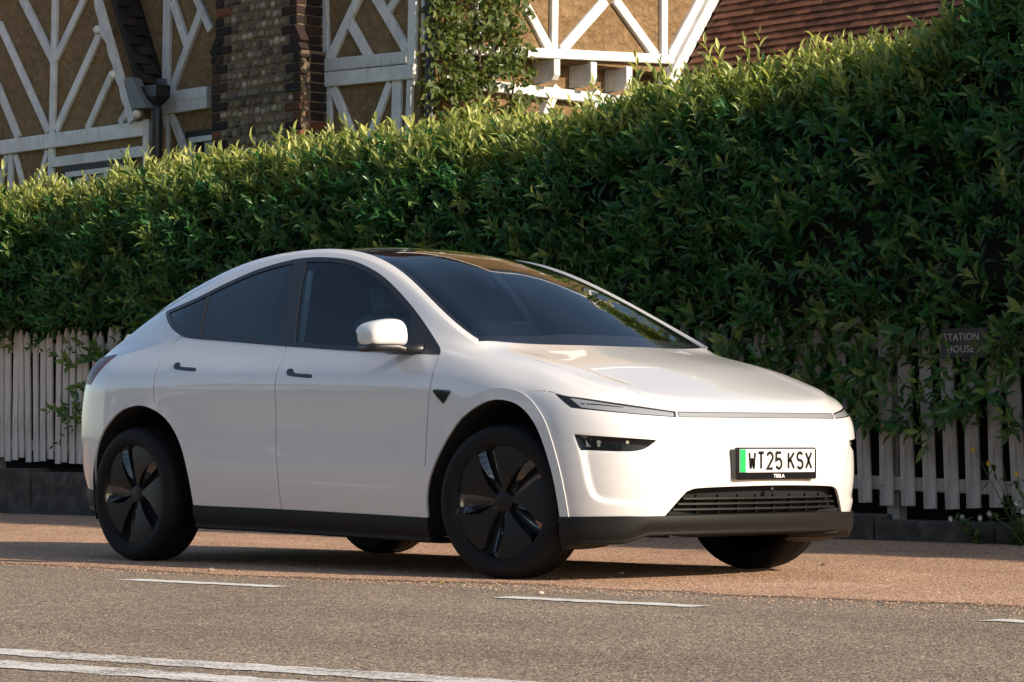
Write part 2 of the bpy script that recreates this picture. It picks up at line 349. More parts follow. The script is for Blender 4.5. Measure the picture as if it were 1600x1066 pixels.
def grow(P, out, L, tone, rng, per=9, size=(.085, .130), ratio=.30):
    vig = rng.uniform(.62, 1.22, len(P))                   # whole shoots differ in vigour
    n = len(P); bp, bd, bu, bl, bw, bt = [], [], [], [], [], []; ref = np.where(np.abs(out[:, 2:3]) > .9, np.array([[1., 0, 0]]), np.array([[0, 0, 1.]]))
    A = np.cross(out, ref); A /= np.linalg.norm(A, axis=1, keepdims=True); B = np.cross(A, out); ph = rng.uniform(0, 6.28, n)
    for k in range(per):
        t = (k+.6)/per; ang = ph+k*2.4+rng.normal(0, .25, n); rad = np.cos(ang)[:, None]*A+np.sin(ang)[:, None]*B
        open_ = 1.15-.75*t
        d = out*(.35+.75*t)+rad*open_; d[:, 2] += .08; p = P+out*(L*t)[:, None]
        l = vig*rng.uniform(*size, n)*(1.0-.30*max(0, t-.6)/.4); u = out*1.0-rad*.35+np.array([0, 0, .35])
        bp.append(p); bd.append(d); bu.append(u+rng.normal(0, .22, (n, 3))); bl.append(l); bw.append(l*ratio*rng.uniform(.85, 1.2, n)); bt.append(np.clip(tone*(.55+.6*t), 0, 1))
    return [np.concatenate(a) for a in (bp, bd, bu, bl, bw, bt)]
hr = np.random.default_rng(11)
hedge = empty('laurel_hedge', (-6, 4.2, .3)); tag(hedge, 'tall laurel hedge with glossy leaves growing over the white picket fence', 'hedge')
# solid shaded inside
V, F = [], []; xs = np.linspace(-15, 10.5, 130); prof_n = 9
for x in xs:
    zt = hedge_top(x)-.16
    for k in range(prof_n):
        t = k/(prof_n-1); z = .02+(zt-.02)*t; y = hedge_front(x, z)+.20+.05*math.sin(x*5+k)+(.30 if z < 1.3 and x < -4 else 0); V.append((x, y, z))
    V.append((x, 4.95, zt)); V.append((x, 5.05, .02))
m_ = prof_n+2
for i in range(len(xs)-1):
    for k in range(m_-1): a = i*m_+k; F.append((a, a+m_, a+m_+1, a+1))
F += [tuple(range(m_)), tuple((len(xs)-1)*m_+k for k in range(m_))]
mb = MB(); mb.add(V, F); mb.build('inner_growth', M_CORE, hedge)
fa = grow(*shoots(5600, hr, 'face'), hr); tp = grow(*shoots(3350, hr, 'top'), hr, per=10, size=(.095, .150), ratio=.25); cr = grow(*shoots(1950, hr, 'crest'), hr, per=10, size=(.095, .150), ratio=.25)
# sprigs pushing out between the pickets on the left, and a loose layer over the fence on the right
def sprigs(n, xr, zr, yr, rng, den=1.0):
    x = rng.uniform(*xr, n); z = rng.uniform(*zr, n); y = rng.uniform(*yr, n)
    out = np.stack([rng.normal(0, .45, n), -np.abs(rng.normal(.55, .3, n)), rng.normal(.15, .5, n)], 1); out /= np.linalg.norm(out, axis=1, keepdims=True)
    return np.stack([x, y, z], 1), out, rng.uniform(.14, .28, n), rng.uniform(0, .25, n)
s1 = grow(*sprigs(44, (-10.35, -9.2), (.70, 1.40), (3.64, 3.74), hr), hr, per=6, size=(.08, .12), ratio=.42)
s2 = grow(*sprigs(600, (-3.5, 2.8), (.70, 1.45), (3.56, 3.80), hr), hr, per=7, size=(.10, .145), ratio=.33)
allp = [np.concatenate(a) for a in zip(fa, tp, cr, s1, s2)]
in_board = (np.abs(allp[0][:, 0]-bc[0]) < hx*1.12) & (np.abs(allp[0][:, 2]-bc[2]) < hz*1.6) & (allp[0][:, 1] < 3.68)
keep = ~(in_board & (hr.random(len(in_board)) < .90)); allp = [a[keep] for a in allp]
# the 300 leaves that show largest become objects, the rest one mass
pos = allp[0]; dep = (pos-CAM)@FW; px = 800+FPX*((pos-CAM)@RT)/dep; py = 533-FPX*((pos-CAM)@UP)/dep
vis = (px > 1050) & (px < 1590) & (py > 5) & (py < 700) & (pos[:, 1] < hedge_front(pos[:, 0], pos[:, 2])+.05)
score = np.where(vis, allp[3]/dep, 0); big = np.zeros(len(pos), bool); big[np.argsort(-score)[:300]] = True
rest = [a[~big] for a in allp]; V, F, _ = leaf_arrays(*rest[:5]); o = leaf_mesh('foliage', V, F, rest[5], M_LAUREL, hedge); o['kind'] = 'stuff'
sel = [a[big] for a in allp]; _, _, (D, S, Nn) = leaf_arrays(*sel[:5])
lm = {}
for q in range(4):
    me = mesh_vf('leaf', LEAF_T*np.array([1, 1, 1.]), LEAF_F, M_LAUREL, True); a = me.attributes.new('tone', 'FLOAT', 'POINT'); a.data.foreach_set('value', np.full(8, q*.22, np.float32)); lm[q] = me
for i in range(len(D)):
    o = bpy.data.objects.new('leaf', lm[min(3, int(sel[5][i]/.22))]); COL.objects.link(o); o.parent = hedge
    M = np.eye(4); M[:3, 0] = D[i]*sel[3][i]; M[:3, 1] = S[i]*sel[4][i]; M[:3, 2] = Nn[i]*sel[3][i]; M[:3, 3] = sel[0][i]-np.array(hedge.location); o.matrix_local = Matrix(M.tolist())
# a few of the shoots' stems
P, out, L, tone = shoots(420, np.random.default_rng(12), 'top'); mb = MB()
for p, d, l in zip(P, out, L): mb.tube([p-d*.1, p+d*l*.95], [.004, .002], 4, False)
o = mb.build('twigs', M_TWIG, hedge, fixn=False); o['kind'] = 'stuff'
# ================================================================== timber-framed house behind the hedge
def render_mat():
    m = NT('brown_roughcast'); c = m.coord(); f = m.noise(c, 10, 7, .72, 1.6); g = m.noise(c, 2.6, 5, .65)
    m.set(color=m.mix(.35, m.ramp(f, [(.25, (.10, .058, .024)), (.5, (.27, .165, .074)), (.75, (.46, .31, .155))]), m.ramp(g, [(.3, (.20, .12, .052)), (.7, (.42, .27, .13))])), rough=.95)
    v = m.voro(m.mix(.08, c, m.n('TexNoise').outputs['Color'], 'ADD'), 11, 'F1', 'Distance'); m.bump(m.math('ADD', m.math('MULTIPLY', f, 1.0), m.math('MULTIPLY', v, .7)), .95, .06); return m.m
M_REND = render_mat()
M_TIMBER = wood_paint('white_painted_timber', (.70, .69, .66), (.80, .79, .77), (.48, .46, .43))
M_IRON = simple('black_cast_iron', (.012, .012, .013), .45); M_LEAD = simple('lead_flashing', (.12, .13, .14), .55, var=.2, vscale=10)
M_WFRAME = simple('window_black_surround', (.010, .010, .011), .6); M_PANE = simple('window_pane', (.02, .023, .026), .04, spec=.6)
def per_object(name, stops, rough=.85, bump=.4, bs=40, spec=.3):
    m = NT(name); r = m.n('ObjectInfo').outputs['Random']; c = m.coord(); col = m.ramp(r, stops)
    col = m.mix(1.0, col, m.ramp(m.noise(c, 18, 5, .65), [(.3, .62), (.7, 1.2)]), 'MULTIPLY'); m.set(color=col, rough=rough, spec=spec); m.bump(m.noise(c, bs, 5, .65), bump, .006); return m.m
M_BRICK = per_object('old_brick', [(0, (.012, .010, .011)), (.50, (.028, .016, .014)), (.75, (.060, .026, .017)), (.92, (.12, .045, .024)), (1, (.22, .080, .034))])
M_FLINT = per_object('flint', [(0, (.055, .042, .028)), (.3, (.135, .102, .066)), (.7, (.20, .160, .108)), (1, (.36, .31, .235))], .6)
M_MORTAR = simple('lime_mortar', (.135, .098, .060), .95, var=.3, vscale=14, bump=.5, bscale=60)
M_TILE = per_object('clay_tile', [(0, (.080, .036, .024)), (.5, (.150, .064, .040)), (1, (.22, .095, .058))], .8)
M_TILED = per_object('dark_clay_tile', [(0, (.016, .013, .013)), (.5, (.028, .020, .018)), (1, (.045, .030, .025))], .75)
YC, YA, YCH = 5.64, 5.87, 5.55
house = empty('house', (-8, 6, .5)); tag(house, 'timber framed house with brown roughcast walls, white beams and a brick and flint chimney', 'house')
XG = float(on_y(657, 100, YA)[0])
XCR = float(on_y(232, 200, YC)[0])                          # right end of the front gable's wall
ZB = .6
def wall(pts, vec, name='wall', mat=None): mb = MB(); mb.prism(pts, vec); return mb.build(name, mat or M_REND, house)
# front gable wall (faces the road), main wall, side wall (faces the sun)
va, vb = on_y(154, 0, YC), on_y(203.5, 186, YC); slope = (va[2]-vb[2])/(va[0]-vb[0]); XL = XCR-4.4; XM = (XL+XCR)/2; ZE = 3.55; ZAP = ZE+(XCR+.25-XM)*abs(slope)
wall([(XL, YC, ZB), (XCR, YC, ZB), (XCR, YC, ZE), (XM, YC, ZAP-.5), (XL, YC, ZE)], (0, .25, 0))
wall([(XCR-.004, YC+.252, ZB), (XCR-.004, YC+.5, ZB), (XCR-.004, YC+.5, ZE), (XCR-.004, YC+.252, ZE)], (-.2, 0, 0))
ZW = 5.4; YD = YA+5.2; YMID = (YA+YD)/2; ZRIDGE = 8.3
wall([(XL, YA, ZB), (XG-.001, YA, ZB), (XG-.001, YA, ZW), (XL, YA, ZW)], (0, .25, 0))
beamz = float(on_x(940, 92, XG)[2])
wall([(XG, YA+.001, beamz-.06), (XG, YD, beamz-.06), (XG, YD, ZW), (XG, YMID, ZRIDGE-.15), (XG, YA+.001, ZW)], (-.25, 0, 0))
wall([(XG-.24, YA+.26, ZB), (XG-.24, YD, ZB), (XG-.24, YD, beamz-.061), (XG-.24, YA+.26, beamz-.061)], (-.2, 0, 0), 'lower_wall')
def timber(p, q, w, n, t=.045, name='timber'):              # a beam lying on a wall: n is the wall's outward direction
    p, q, n = np.array(p, float), np.array(q, float), np.array(n, float); d = (q-p)/np.linalg.norm(q-p); p = p-d*.03; q = q+d*.03; s = np.cross(n, d); r = random.Random(int(abs(p[0]*977+p[2]*131)*100)); j = lambda: r.uniform(-.006, .006)
    P = [p+s*(w/2+j()), p-s*(w/2+j()), q-s*(w/2+j()), q+s*(w/2+j())]; tt = t+r.uniform(-.004, .004)
    mb = MB(); mb.prism([a-n*.002 for a in P], n*tt); return mb.build(name, M_TIMBER, house, bevel=.006)
def TY(a, b, w, y, t=.045): timber(on_y(*a, y), on_y(*b, y), w, (0, -1, 0), t)
def TX(a, b, w, t=.05): timber(on_x(*a, XG), on_x(*b, XG), w, (1, 0, 0), t)
def ext(a, b, k): return (a[0]+(a[0]-b[0])*k, a[1]+(a[1]-b[1])*k)      # carry a line on above the picture
# front gable
for a, b, w in (((89.5, 0), (82.9, 290), .085), ((39, 0), (87, 96), .085), ((134, 0), (91.6, 90), .085), ((3, 41), (77, 203), .085), ((158, 55), (91.6, 200), .085), ((174, 125), (141, 198), .08), ((0, 137), (30.5, 212), .085), ((203, 174), (193, 190), .08)):
    a2 = ext(a, b, .9) if a[1] == 0 else a; TY(a2, b, w, YC, .038)
TY(ext((0, 232), (224, 202), .35), (226, 202), .135, YC, .055); TY((88.7, 254), (225, 237), .095, YC, .05)
for a, b, w in (((231, 192), (231, 300), .085), ((83, 243), (83, 320), .085), ((20, 245), (19, 330), .085), ((13, 247), (-6, 325), .07), ((27.6, 247), (44, 310), .07), ((76, 240), (56, 320), .07)): TY(a, b, w, YC, .036)
# main wall
for a, b, w in (((265, 0), (261, 241), .105), ((275, 6), (294, 67), .085), ((317, 20), (273, 137), .085), ((311, 0), (331, 44), .085), ((272, 183), (297, 248), .085)):
    a2 = ext(a, b, .5) if a[1] == 0 else a; TY(a2, b, w, YA, .04)
TY((260, 154.5), (327, 145.5), .105, YA, .06); TY((260, 171), (327, 160.5), .105, YA, .055)
for a, b, w in (((510, 0), (512, 88), .09), ((562, 0), (518, 93), .095), ((551.5, 37), (578.5, 86), .09), ((592.5, 0), (637, 76), .095), ((621.6, 0), (612, 15), .08), ((648.6, 0), (646.4, 129), .105), ((624, 131), (621.6, 215), .115), ((644, 129), (641, 215), .07), ((517, 138), (517, 232), .085), ((525.6, 142), (560, 226), .085), ((611, 134), (578, 222), .085)):
    a2 = ext(a, b, .8) if a[1] == 0 else a; TY(a2, b, w, YA, .04)
TY((508, 104.5), (639, 91), .112, YA, .062); TY((508, 126), (650, 112.5), .125, YA, .058)
TY(ext((265, -150), (657, -210), .0), (657, -210), .14, YA, .05)
# sunlit wall
for a, b, w in (((863, 0), (862, 78), .085), ((1034, 0), (1034, 87), .082), ((940, 4), (877, 76), .095), ((960, 4), (1019, 84), .095), ((1091, 0), (1046, 84), .09), ((820, 12), (854, 76), .09), ((745, 0), (745, 76), .09), ((665, 0), (665, 66), .1)):
    a2 = ext(a, b, 1.6) if a[1] == 0 else a; TX(a2, b, w, .045)
timber(on_x(662, 76, XG), on_x(1043, 93.5, XG), .090, (1, 0, 0), .062)
TX((940, -180), (1000, -175), .10); TX((700, -120), (1200, -60), .11)
for px in (780, 865, 922.5, 978):                           # jetty brackets
    y0 = on_x(px, 112, XG)[1]; mb = MB()
    prof = [(XG+.045, beamz-.046), (XG+.045, beamz-.20), (XG+.01, beamz-.245), (XG-.24, beamz-.26), (XG-.24, beamz-.046)]
    mb.prism([(a, y0-.035, b) for a, b in prof], (0, .075, 0)); mb.build('bracket', M_TIMBER, house, bevel=.004)
yl, yr = on_x(800, 150, XG-.24)[1], YD-.4
timber((XG-.24, yl-1.2, beamz-.33), (XG-.24, yr, beamz-.33), .10, (1, 0, 0), .10)
for px in (840, 905, 965, 1010): p0 = on_x(px, 140, XG-.24); timber((XG-.24, p0[1]+.16, beamz-.29), (XG-.24, p0[1]-.02, beamz-.62), .085, (1, 0, 0), .09, 'brace')
# windows
def window(y, x0, x1, z0, z1, n):
    f = MB(); w = .05
    for c, h in (((x0+w/2, (z0+z1)/2), (w/2, (z1-z0)/2)), ((x1-w/2, (z0+z1)/2), (w/2, (z1-z0)/2)), (((x0+x1)/2, z1-w/2), ((x1-x0)/2-w, w/2)), (((x0+x1)/2, z0+w/2), ((x1-x0)/2-w, w/2))): f.box((c[0], y-.03, c[1]), (h[0], .03, h[1]))
    for k in range(1, n): f.box((x0+(x1-x0)*k/n, y-.03, (z0+z1)/2), (.03, .028, (z1-z0)/2-w))
    o = f.build('window', M_TIMBER, house)
    s = MB(); s.box(((x0+x1)/2, y-.02, z1+.03), ((x1-x0)/2+.06, .035, .028)); s.build('window_head', M_WFRAME, o)
    for k in range(n): a, b = x0+(x1-x0)*k/n+.035, x0+(x1-x0)*(k+1)/n-.035; g = MB(); g.box(((a+b)/2, y-.012, (z0+z1)/2), ((b-a)/2, .006, (z1-z0)/2-w)); g.build('pane', M_PANE, o)
wa, wb = on_y(110, 275, YC), on_y(205, 262, YC); window(YC, float(wa[0]), float(wb[0]), wa[2]-1.0, wa[2]+.03, 3)
wa, wb = on_y(303, 216, YA), on_y(335, 216, YA); window(YA, float(wa[0]), float(wb[0])+.1, wa[2]-.9, wa[2], 1)
# carved bargeboard of the front gable, roof slope behind it, lead and rainwater goods
YV = YC-.13
a, b = on_y(151, -6, YV), on_y(207, 188, YV); d = (b-a)/np.linalg.norm(b-a); L = np.linalg.norm(b-a); nrm_ = np.array([d[2], 0, -d[0]]); nrm_ = nrm_ if nrm_[0] < 0 else -nrm_
pts = []; N_ = 150
for i in range(N_+1):
    s = i/N_*L; sc = .055+.020*abs(math.sin(s*13))+.030*max(0, math.sin(s*4.9))**6; pts.append(a+d*s+nrm_*sc)
mb = MB()
for i in range(N_):
    p0, p1 = a+d*(i/N_*L)-nrm_*.03, a+d*((i+1)/N_*L)-nrm_*.03; mb.add([p0, p1, pts[i+1], pts[i], p0+np.array([0, .035, 0]), p1+np.array([0, .035, 0]), pts[i+1]+np.array([0, .035, 0]), pts[i]+np.array([0, .035, 0])], [(0, 1, 2, 3), (7, 6, 5, 4), (3, 2, 6, 7), (0, 4, 5, 1)])
mb.build('bargeboard', M_TIMBER, house)
for (px, py) in ((152, 47), (176, 117), (214, 178)):        # carved bosses
    c = on_y(px, py, YV); mb = MB(); mb.lathe([(0, -.035), (.028, -.030), (.042, -.008), (.042, .02), (0, .03)], 14, c); mb.build('carved_boss', M_TIMBER, house, True)
up_a = a-d*5.2; mb = MB(); q = np.array([0, .035, 0]); mb.add([a+nrm_*.07, a-nrm_*.03, up_a-nrm_*.03, up_a+nrm_*.07, a+nrm_*.07+q, a-nrm_*.03+q, up_a-nrm_*.03+q, up_a+nrm_*.07+q], [(0, 1, 2, 3), (7, 6, 5, 4), (0, 4, 5, 1), (1, 5, 6, 2), (2, 6, 7, 3), (3, 7, 4, 0)]); mb.build('bargeboard', M_TIMBER, house)
def tile_mesh(name, w, h, t, mat):
    mb = MB(); mb.add([(-w/2, 0, 0), (w/2, 0, 0), (w/2, h, 0), (-w/2, h, 0), (-w/2, -.002, t), (w/2, 0, t), (w/2, h, t*.3), (-w/2, h, t*.3)], [(0, 3, 2, 1), (4, 5, 6, 7), (0, 1, 5, 4), (1, 2, 6, 5), (2, 3, 7, 6), (3, 0, 4, 7)]); return mb.mesh(name, mat)
def tiled_roof(name, origin, along, upv, La, Lu, mat, expo, tw, view, cap=280):
    """origin = eave corner; along = eave direction; upv = up the slope.  Tiles the photo shows are objects, the rest one mesh."""
    along, upv = np.array(along, float), np.array(upv, float); along /= np.linalg.norm(along); upv /= np.linalg.norm(upv); n = np.cross(along, upv)
    n = n if n[2] > 0 else -n; o = np.array(origin, float); r = random.Random(77)
    mb = MB(); mb.prism([o, o+along*La, o+along*La+upv*Lu, o+upv*Lu], -n*.06); roof = mb.build(name, mat, house)
    me = tile_mesh('tile', tw*.985, expo*1.25, .016, mat); rows, cols = int(Lu/expo), int(La/tw); restm = MB(); cnt = 0
    tv = np.array([v.co for v in me.vertices]); tf = [tuple(p.vertices) for p in me.polygons]
    for i in range(rows):
        for k in range(cols):
            c = o+along*((k+.5+(.5 if i % 2 else 0))*tw)+upv*(i*expo)+n*(.012+r.uniform(0, .005)); dd = (c-CAM)@FW; px, py = 800+FPX*((c-CAM)@RT)/dd, 533-FPX*((c-CAM)@UP)/dd
            M = np.stack([along, upv, n], 1); M = M @ np.array(Matrix.Rotation(r.uniform(-.02, .02), 3, 'Z')) @ np.array(Matrix.Rotation(r.uniform(.05, .10), 3, 'X').transposed())
            if view(px, py) and cnt < cap:
                t = bpy.data.objects.new('tile', me); COL.objects.link(t); t.parent = roof; m4 = np.eye(4); m4[:3, :3] = M; m4[:3, 3] = c; t.matrix_parent_inverse = Matrix.Identity(4); t.matrix_local = Matrix.Translation(-(Vector(roof.location)+house.location)) @ Matrix(m4.tolist()); cnt += 1
            else: restm.add([M @ v+c for v in tv], tf)
    if restm.v: q = restm.build('tile_field', mat, roof, fixn=False); q['kind'] = 'stuff'
    return roof
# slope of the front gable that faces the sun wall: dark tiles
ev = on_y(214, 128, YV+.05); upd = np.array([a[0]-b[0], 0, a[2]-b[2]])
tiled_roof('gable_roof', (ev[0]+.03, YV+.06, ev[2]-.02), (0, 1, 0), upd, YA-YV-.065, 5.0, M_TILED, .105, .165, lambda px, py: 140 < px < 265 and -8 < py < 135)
mb = MB(); ll = [on_y(194, 121, YV-.03), on_y(206, 121, YV-.03), on_y(229, 168, YV-.03), on_y(206, 170, YV-.03)]; mb.prism(ll, (0, .10, 0)); mb.build('lead_corner', M_LEAD, house)
mb = MB(); mb.prism([on_y(211, 122, YA-.10), on_y(256, 123, YA-.10), on_y(256, 136, YA-.10), on_y(215, 136, YA-.10)], (0, .03, 0)); mb.build('lead_flashing', M_LEAD, house)
h0 = on_y(243, 149, YC-.03); mb = MB(); mb.add([(h0[0]+sx*w_, h0[1]+sy*.08*k_, h0[2]+z_) for z_, w_, k_ in ((.085, .125, 1), (-.02, .115, 1), (-.09, .055, .6)) for sx, sy in ((-1, -1), (1, -1), (1, 1), (-1, 1))], [(0, 1, 2, 3), (0, 4, 5, 1), (1, 5, 6, 2), (2, 6, 7, 3), (3, 7, 4, 0), (4, 8, 9, 5), (5, 9, 10, 6), (6, 10, 11, 7), (7, 11, 8, 4), (8, 11, 10, 9)]); hp = mb.build('rainwater_hopper', M_IRON, house)
mb = MB(); mb.tube([h0+np.array([0, 0, -.05]), h0+np.array([.02, 0, -.16]), h0+np.array([.02, 0, -2.4])], .052, 14); mb.build('downpipe', M_IRON, house, True)
dp = on_x(672, 60, XG+.08); mb = MB(); mb.tube([(XG+.08, dp[1], ZW), (XG+.08, dp[1], 1.0)], .045, 12); mb.build('downpipe', M_IRON, house, True)
# main roof, and the lower wing's roof that meets the sunlit wall
tiled_roof('main_roof', (XCR-4.5, YA-.30, ZW-.12), (1, 0, 0), (0, YMID-YA+.3, ZRIDGE-ZW+.12), XG+.30-XCR+4.5, 4.1, M_TILE, .20, .33, lambda px, py: False)
for s, (ya, za) in (('f', (YA-.28, ZW-.10)), ('b', (YD+.28, ZW-.10))):
    mb = MB(); p, q = np.array((XG+.22, ya, za)), np.array((XG+.22, YMID, ZRIDGE+.02)); mb.prism([p, q, q-np.array([0, 0, .24]), p-np.array([0, 0, .24])], (.04, 0, 0)); mb.build('bargeboard', M_TIMBER, house)
j1, j2 = on_x(1046, 112, XG), on_x(1100, 8, XG); ju = (j2-j1)/np.linalg.norm(j2-j1); je = j1-ju*1.2
tiled_roof('wing_roof', je+np.array([.07, .05, -.05]), (1, 0, 0), ju, 6.5, 4.2, M_TILE, .088, .165, lambda px, py: 1040 < px < 1470 and -12 < py < 125)
timber(je+np.array([.0, .0, .0]), j1+ju*4.2, .10, (1, 0, 0), .11, 'roof_abutment')
wall([(XG+.05, je[1]+.3, ZB), (XG+6.4, je[1]+.3, ZB), (XG+6.4, je[1]+.3, je[2]+.1), (XG+.05, je[1]+.3, je[2]+.1)], (0, .2, 0), 'wing_wall')
# chimney: brick corners, flint panel
ch = empty('chimney', (-8.5, YCH, 1)); ch.parent = house; ch.location = Vector((-8.5, YCH, 1))-house.location
xa, xb = float(on_y(337, 60, YCH)[0]), float(on_y(464, 60, YCH)[0]); CO = 15.1/FPX*float((on_y(440, 60, YCH)-CAM)@FW); zsh = float(on_y(440, 82, YCH)[2])   # course height from the spacing of the courses
z0c = 2.0; nco = int((6.2-z0c)/CO)
mb = MB(); mb.box(((xa+xb)/2, YCH+.20, 4.1), ((xb-xa)/2-.008, .19, 2.2)); mb.box(((xa+xb)/2, YCH+.20, (z0c+zsh)/2), ((xb-xa)/2+.052, .191, (zsh-z0c)/2)); mb.build('chimney_core', M_MORTAR, ch)
def brick_mesh(l, h, d, nm, mat, seed=0, bev=.006):
    r = random.Random(seed); mb = MB(); mb.box((0, 0, 0), (l/2, d/2, h/2)); mb.v = [(x+r.uniform(-.003, .003), y+r.uniform(-.002, .002), z+r.uniform(-.003, .003)) for x, y, z in mb.v]; return mb.mesh(nm, mat, bevel=bev)
BM = {(l, s): brick_mesh(l, CO-.013, .10, 'brick', M_BRICK, s) for l in (.105, .155, .215) for s in range(3)}
FM = [brick_mesh(.075, CO*.80, .06, 'flint', M_FLINT, 50+s, .016) for s in range(4)]
chl = Vector((-8.5, YCH, 1)); rc = random.Random(31)
def put(me, nm, x, y, z, rz=0.0, ry=0.0, sc=(1, 1, 1)): o = bpy.data.objects.new(nm, me); COL.objects.link(o); o.parent = ch; o.location = Vector((x, y, z))-chl; o.rotation_euler = (0, ry, rz); o.scale = sc; return o
nfl = 0
for i in range(nco):
    z = z0c+(i+.5)*CO; gx = .052 if z < zsh-.01 else 0.0; A_, B_ = xa-gx, xb+gx
    lq, rq = (.215, .105) if i % 2 else (.105, .215)
    if z < 2.65 or z > 4.75: continue
    put(BM[lq, i % 3], 'brick', A_+lq/2, YCH+.045, z); 
    put(BM[rq, (i+1) % 3], 'brick', B_-rq/2, YCH+.045, z)
    if i % 2: put(BM[.155, i % 3], 'brick', B_-.043, YCH+.19, z, math.pi/2); put(BM[.105, i % 3], 'brick', B_-.043, YCH+.33, z, math.pi/2)
    else: put(BM[.215, i % 3], 'brick', B_-.043, YCH+.21, z, math.pi/2)
    x = A_+lq+.03
    while x < B_-rq-.06 and nfl < 300:
        put(rc.choice(FM), 'flint', x+.035, YCH+.024+rc.uniform(-.008, .008), z+rc.uniform(-.006, .006), rc.uniform(-.1, .1), rc.uniform(-.12, .12), (rc.uniform(.75, 1.15), 1, rc.uniform(.8, 1.12))); x += rc.uniform(.066, .098); nfl += 1
for s, xe in ((-1, xa), (1, xb)):                            # tumbled bricks on the shoulders
    for k in range(3): put(BM[.215, k], 'brick', xe+s*(.012+.004*k)-s*.02, YCH+.040-.004*k, zsh+.02+.075*k-.03, 0, R(s*58), (.8, .98, 1))
# cable across the chimney
mb = MB(); c0_, c1_, c2_ = on_y(352, 157, YCH-.025), on_y(400, 148, YCH-.04), on_y(470, 139, YCH-.025); mb.tube([c0_, c1_, c2_], .006, 6); mb.build('cable', M_IRON, house)
# climbing plant on the corner
cl = empty('climbing_plant', (XG+.2, YA+.8, .5)); tag(cl, 'loose climbing plant with small green leaves trained up the sunlit house corner', 'climber')
M_CLIMB = leaf_mat('climber_leaf', (.040, .075, .020), (.090, .130, .030), (.18, .19, .05), .5)
rc2 = np.random.default_rng(5); n = 3600
pxs = rc2.beta(1.7, 1.9, n)*190+655; pys = rc2.uniform(-40, 205, n); dx = rc2.uniform(.06, .42, n)
keep = rc2.random(n) < np.clip(.35+.65*np.sin((pxs*.045+pys*.030))*np.sin(pxs*.021-pys*.05+2)+.35, .08, 1)
P = np.array([on_x(a, b, XG+c) for a, b, c in zip(pxs[keep], pys[keep], dx[keep])]); n = len(P)
D = rc2.normal(0, 1, (n, 3)); D[:, 2] -= .3; U = rc2.normal(0, .6, (n, 3))+np.array([.6, -.2, .8]); Lf = rc2.uniform(.05, .09, n)
V, F, _ = leaf_arrays(P, D, U, Lf, Lf*.55); o = leaf_mesh('foliage', V, F, rc2.random(n)**2, M_CLIMB, cl); o['kind'] = 'stuff'
for k in range(7):
    b0 = on_x(690+k*16, 230, XG+.08); path = [b0+np.array([.05*math.sin(i*1.3+k), .10*math.sin(i*.9+k*2), i*.28]) for i in range(8)]; mb = MB(); mb.tube(path, [.011-.001*i for i in range(8)], 6); mb.build('stem', simple('climber_stem', (.10, .075, .05), .9) if k == 0 else bpy.data.materials['climber_stem'], cl, True)
# ================================================================== car: smooth shell from interpolating splines
def cspl(t, Y, tq):                                        # natural cubic spline through Y (n,k) at knots t
    t = np.asarray(t, float); Y = np.asarray(Y, float); n = len(t); h = np.diff(t)
    A = np.zeros((n, n)); B = np.zeros((n,)+Y.shape[1:]); A[0, 0] = A[-1, -1] = 1
    for i in range(1, n-1):
        A[i, i-1], A[i, i], A[i, i+1] = h[i-1], 2*(h[i-1]+h[i]), h[i]
        B[i] = 6*((Y[i+1]-Y[i])/h[i] - (Y[i]-Y[i-1])/h[i-1])
    M = np.linalg.solve(A, B.reshape(n, -1)).reshape(B.shape)
    tq = np.asarray(tq, float); k = np.clip(np.searchsorted(t, tq, side='right')-1, 0, n-2)
    sh = (-1,)+(1,)*(Y.ndim-1); hk = h[k].reshape(sh); a = ((t[k+1]-tq).reshape(sh))/hk; b = 1-a
    return a*Y[k]+b*Y[k+1]+((a**3-a)*M[k]+(b**3-b)*M[k+1])*hk*hk/6
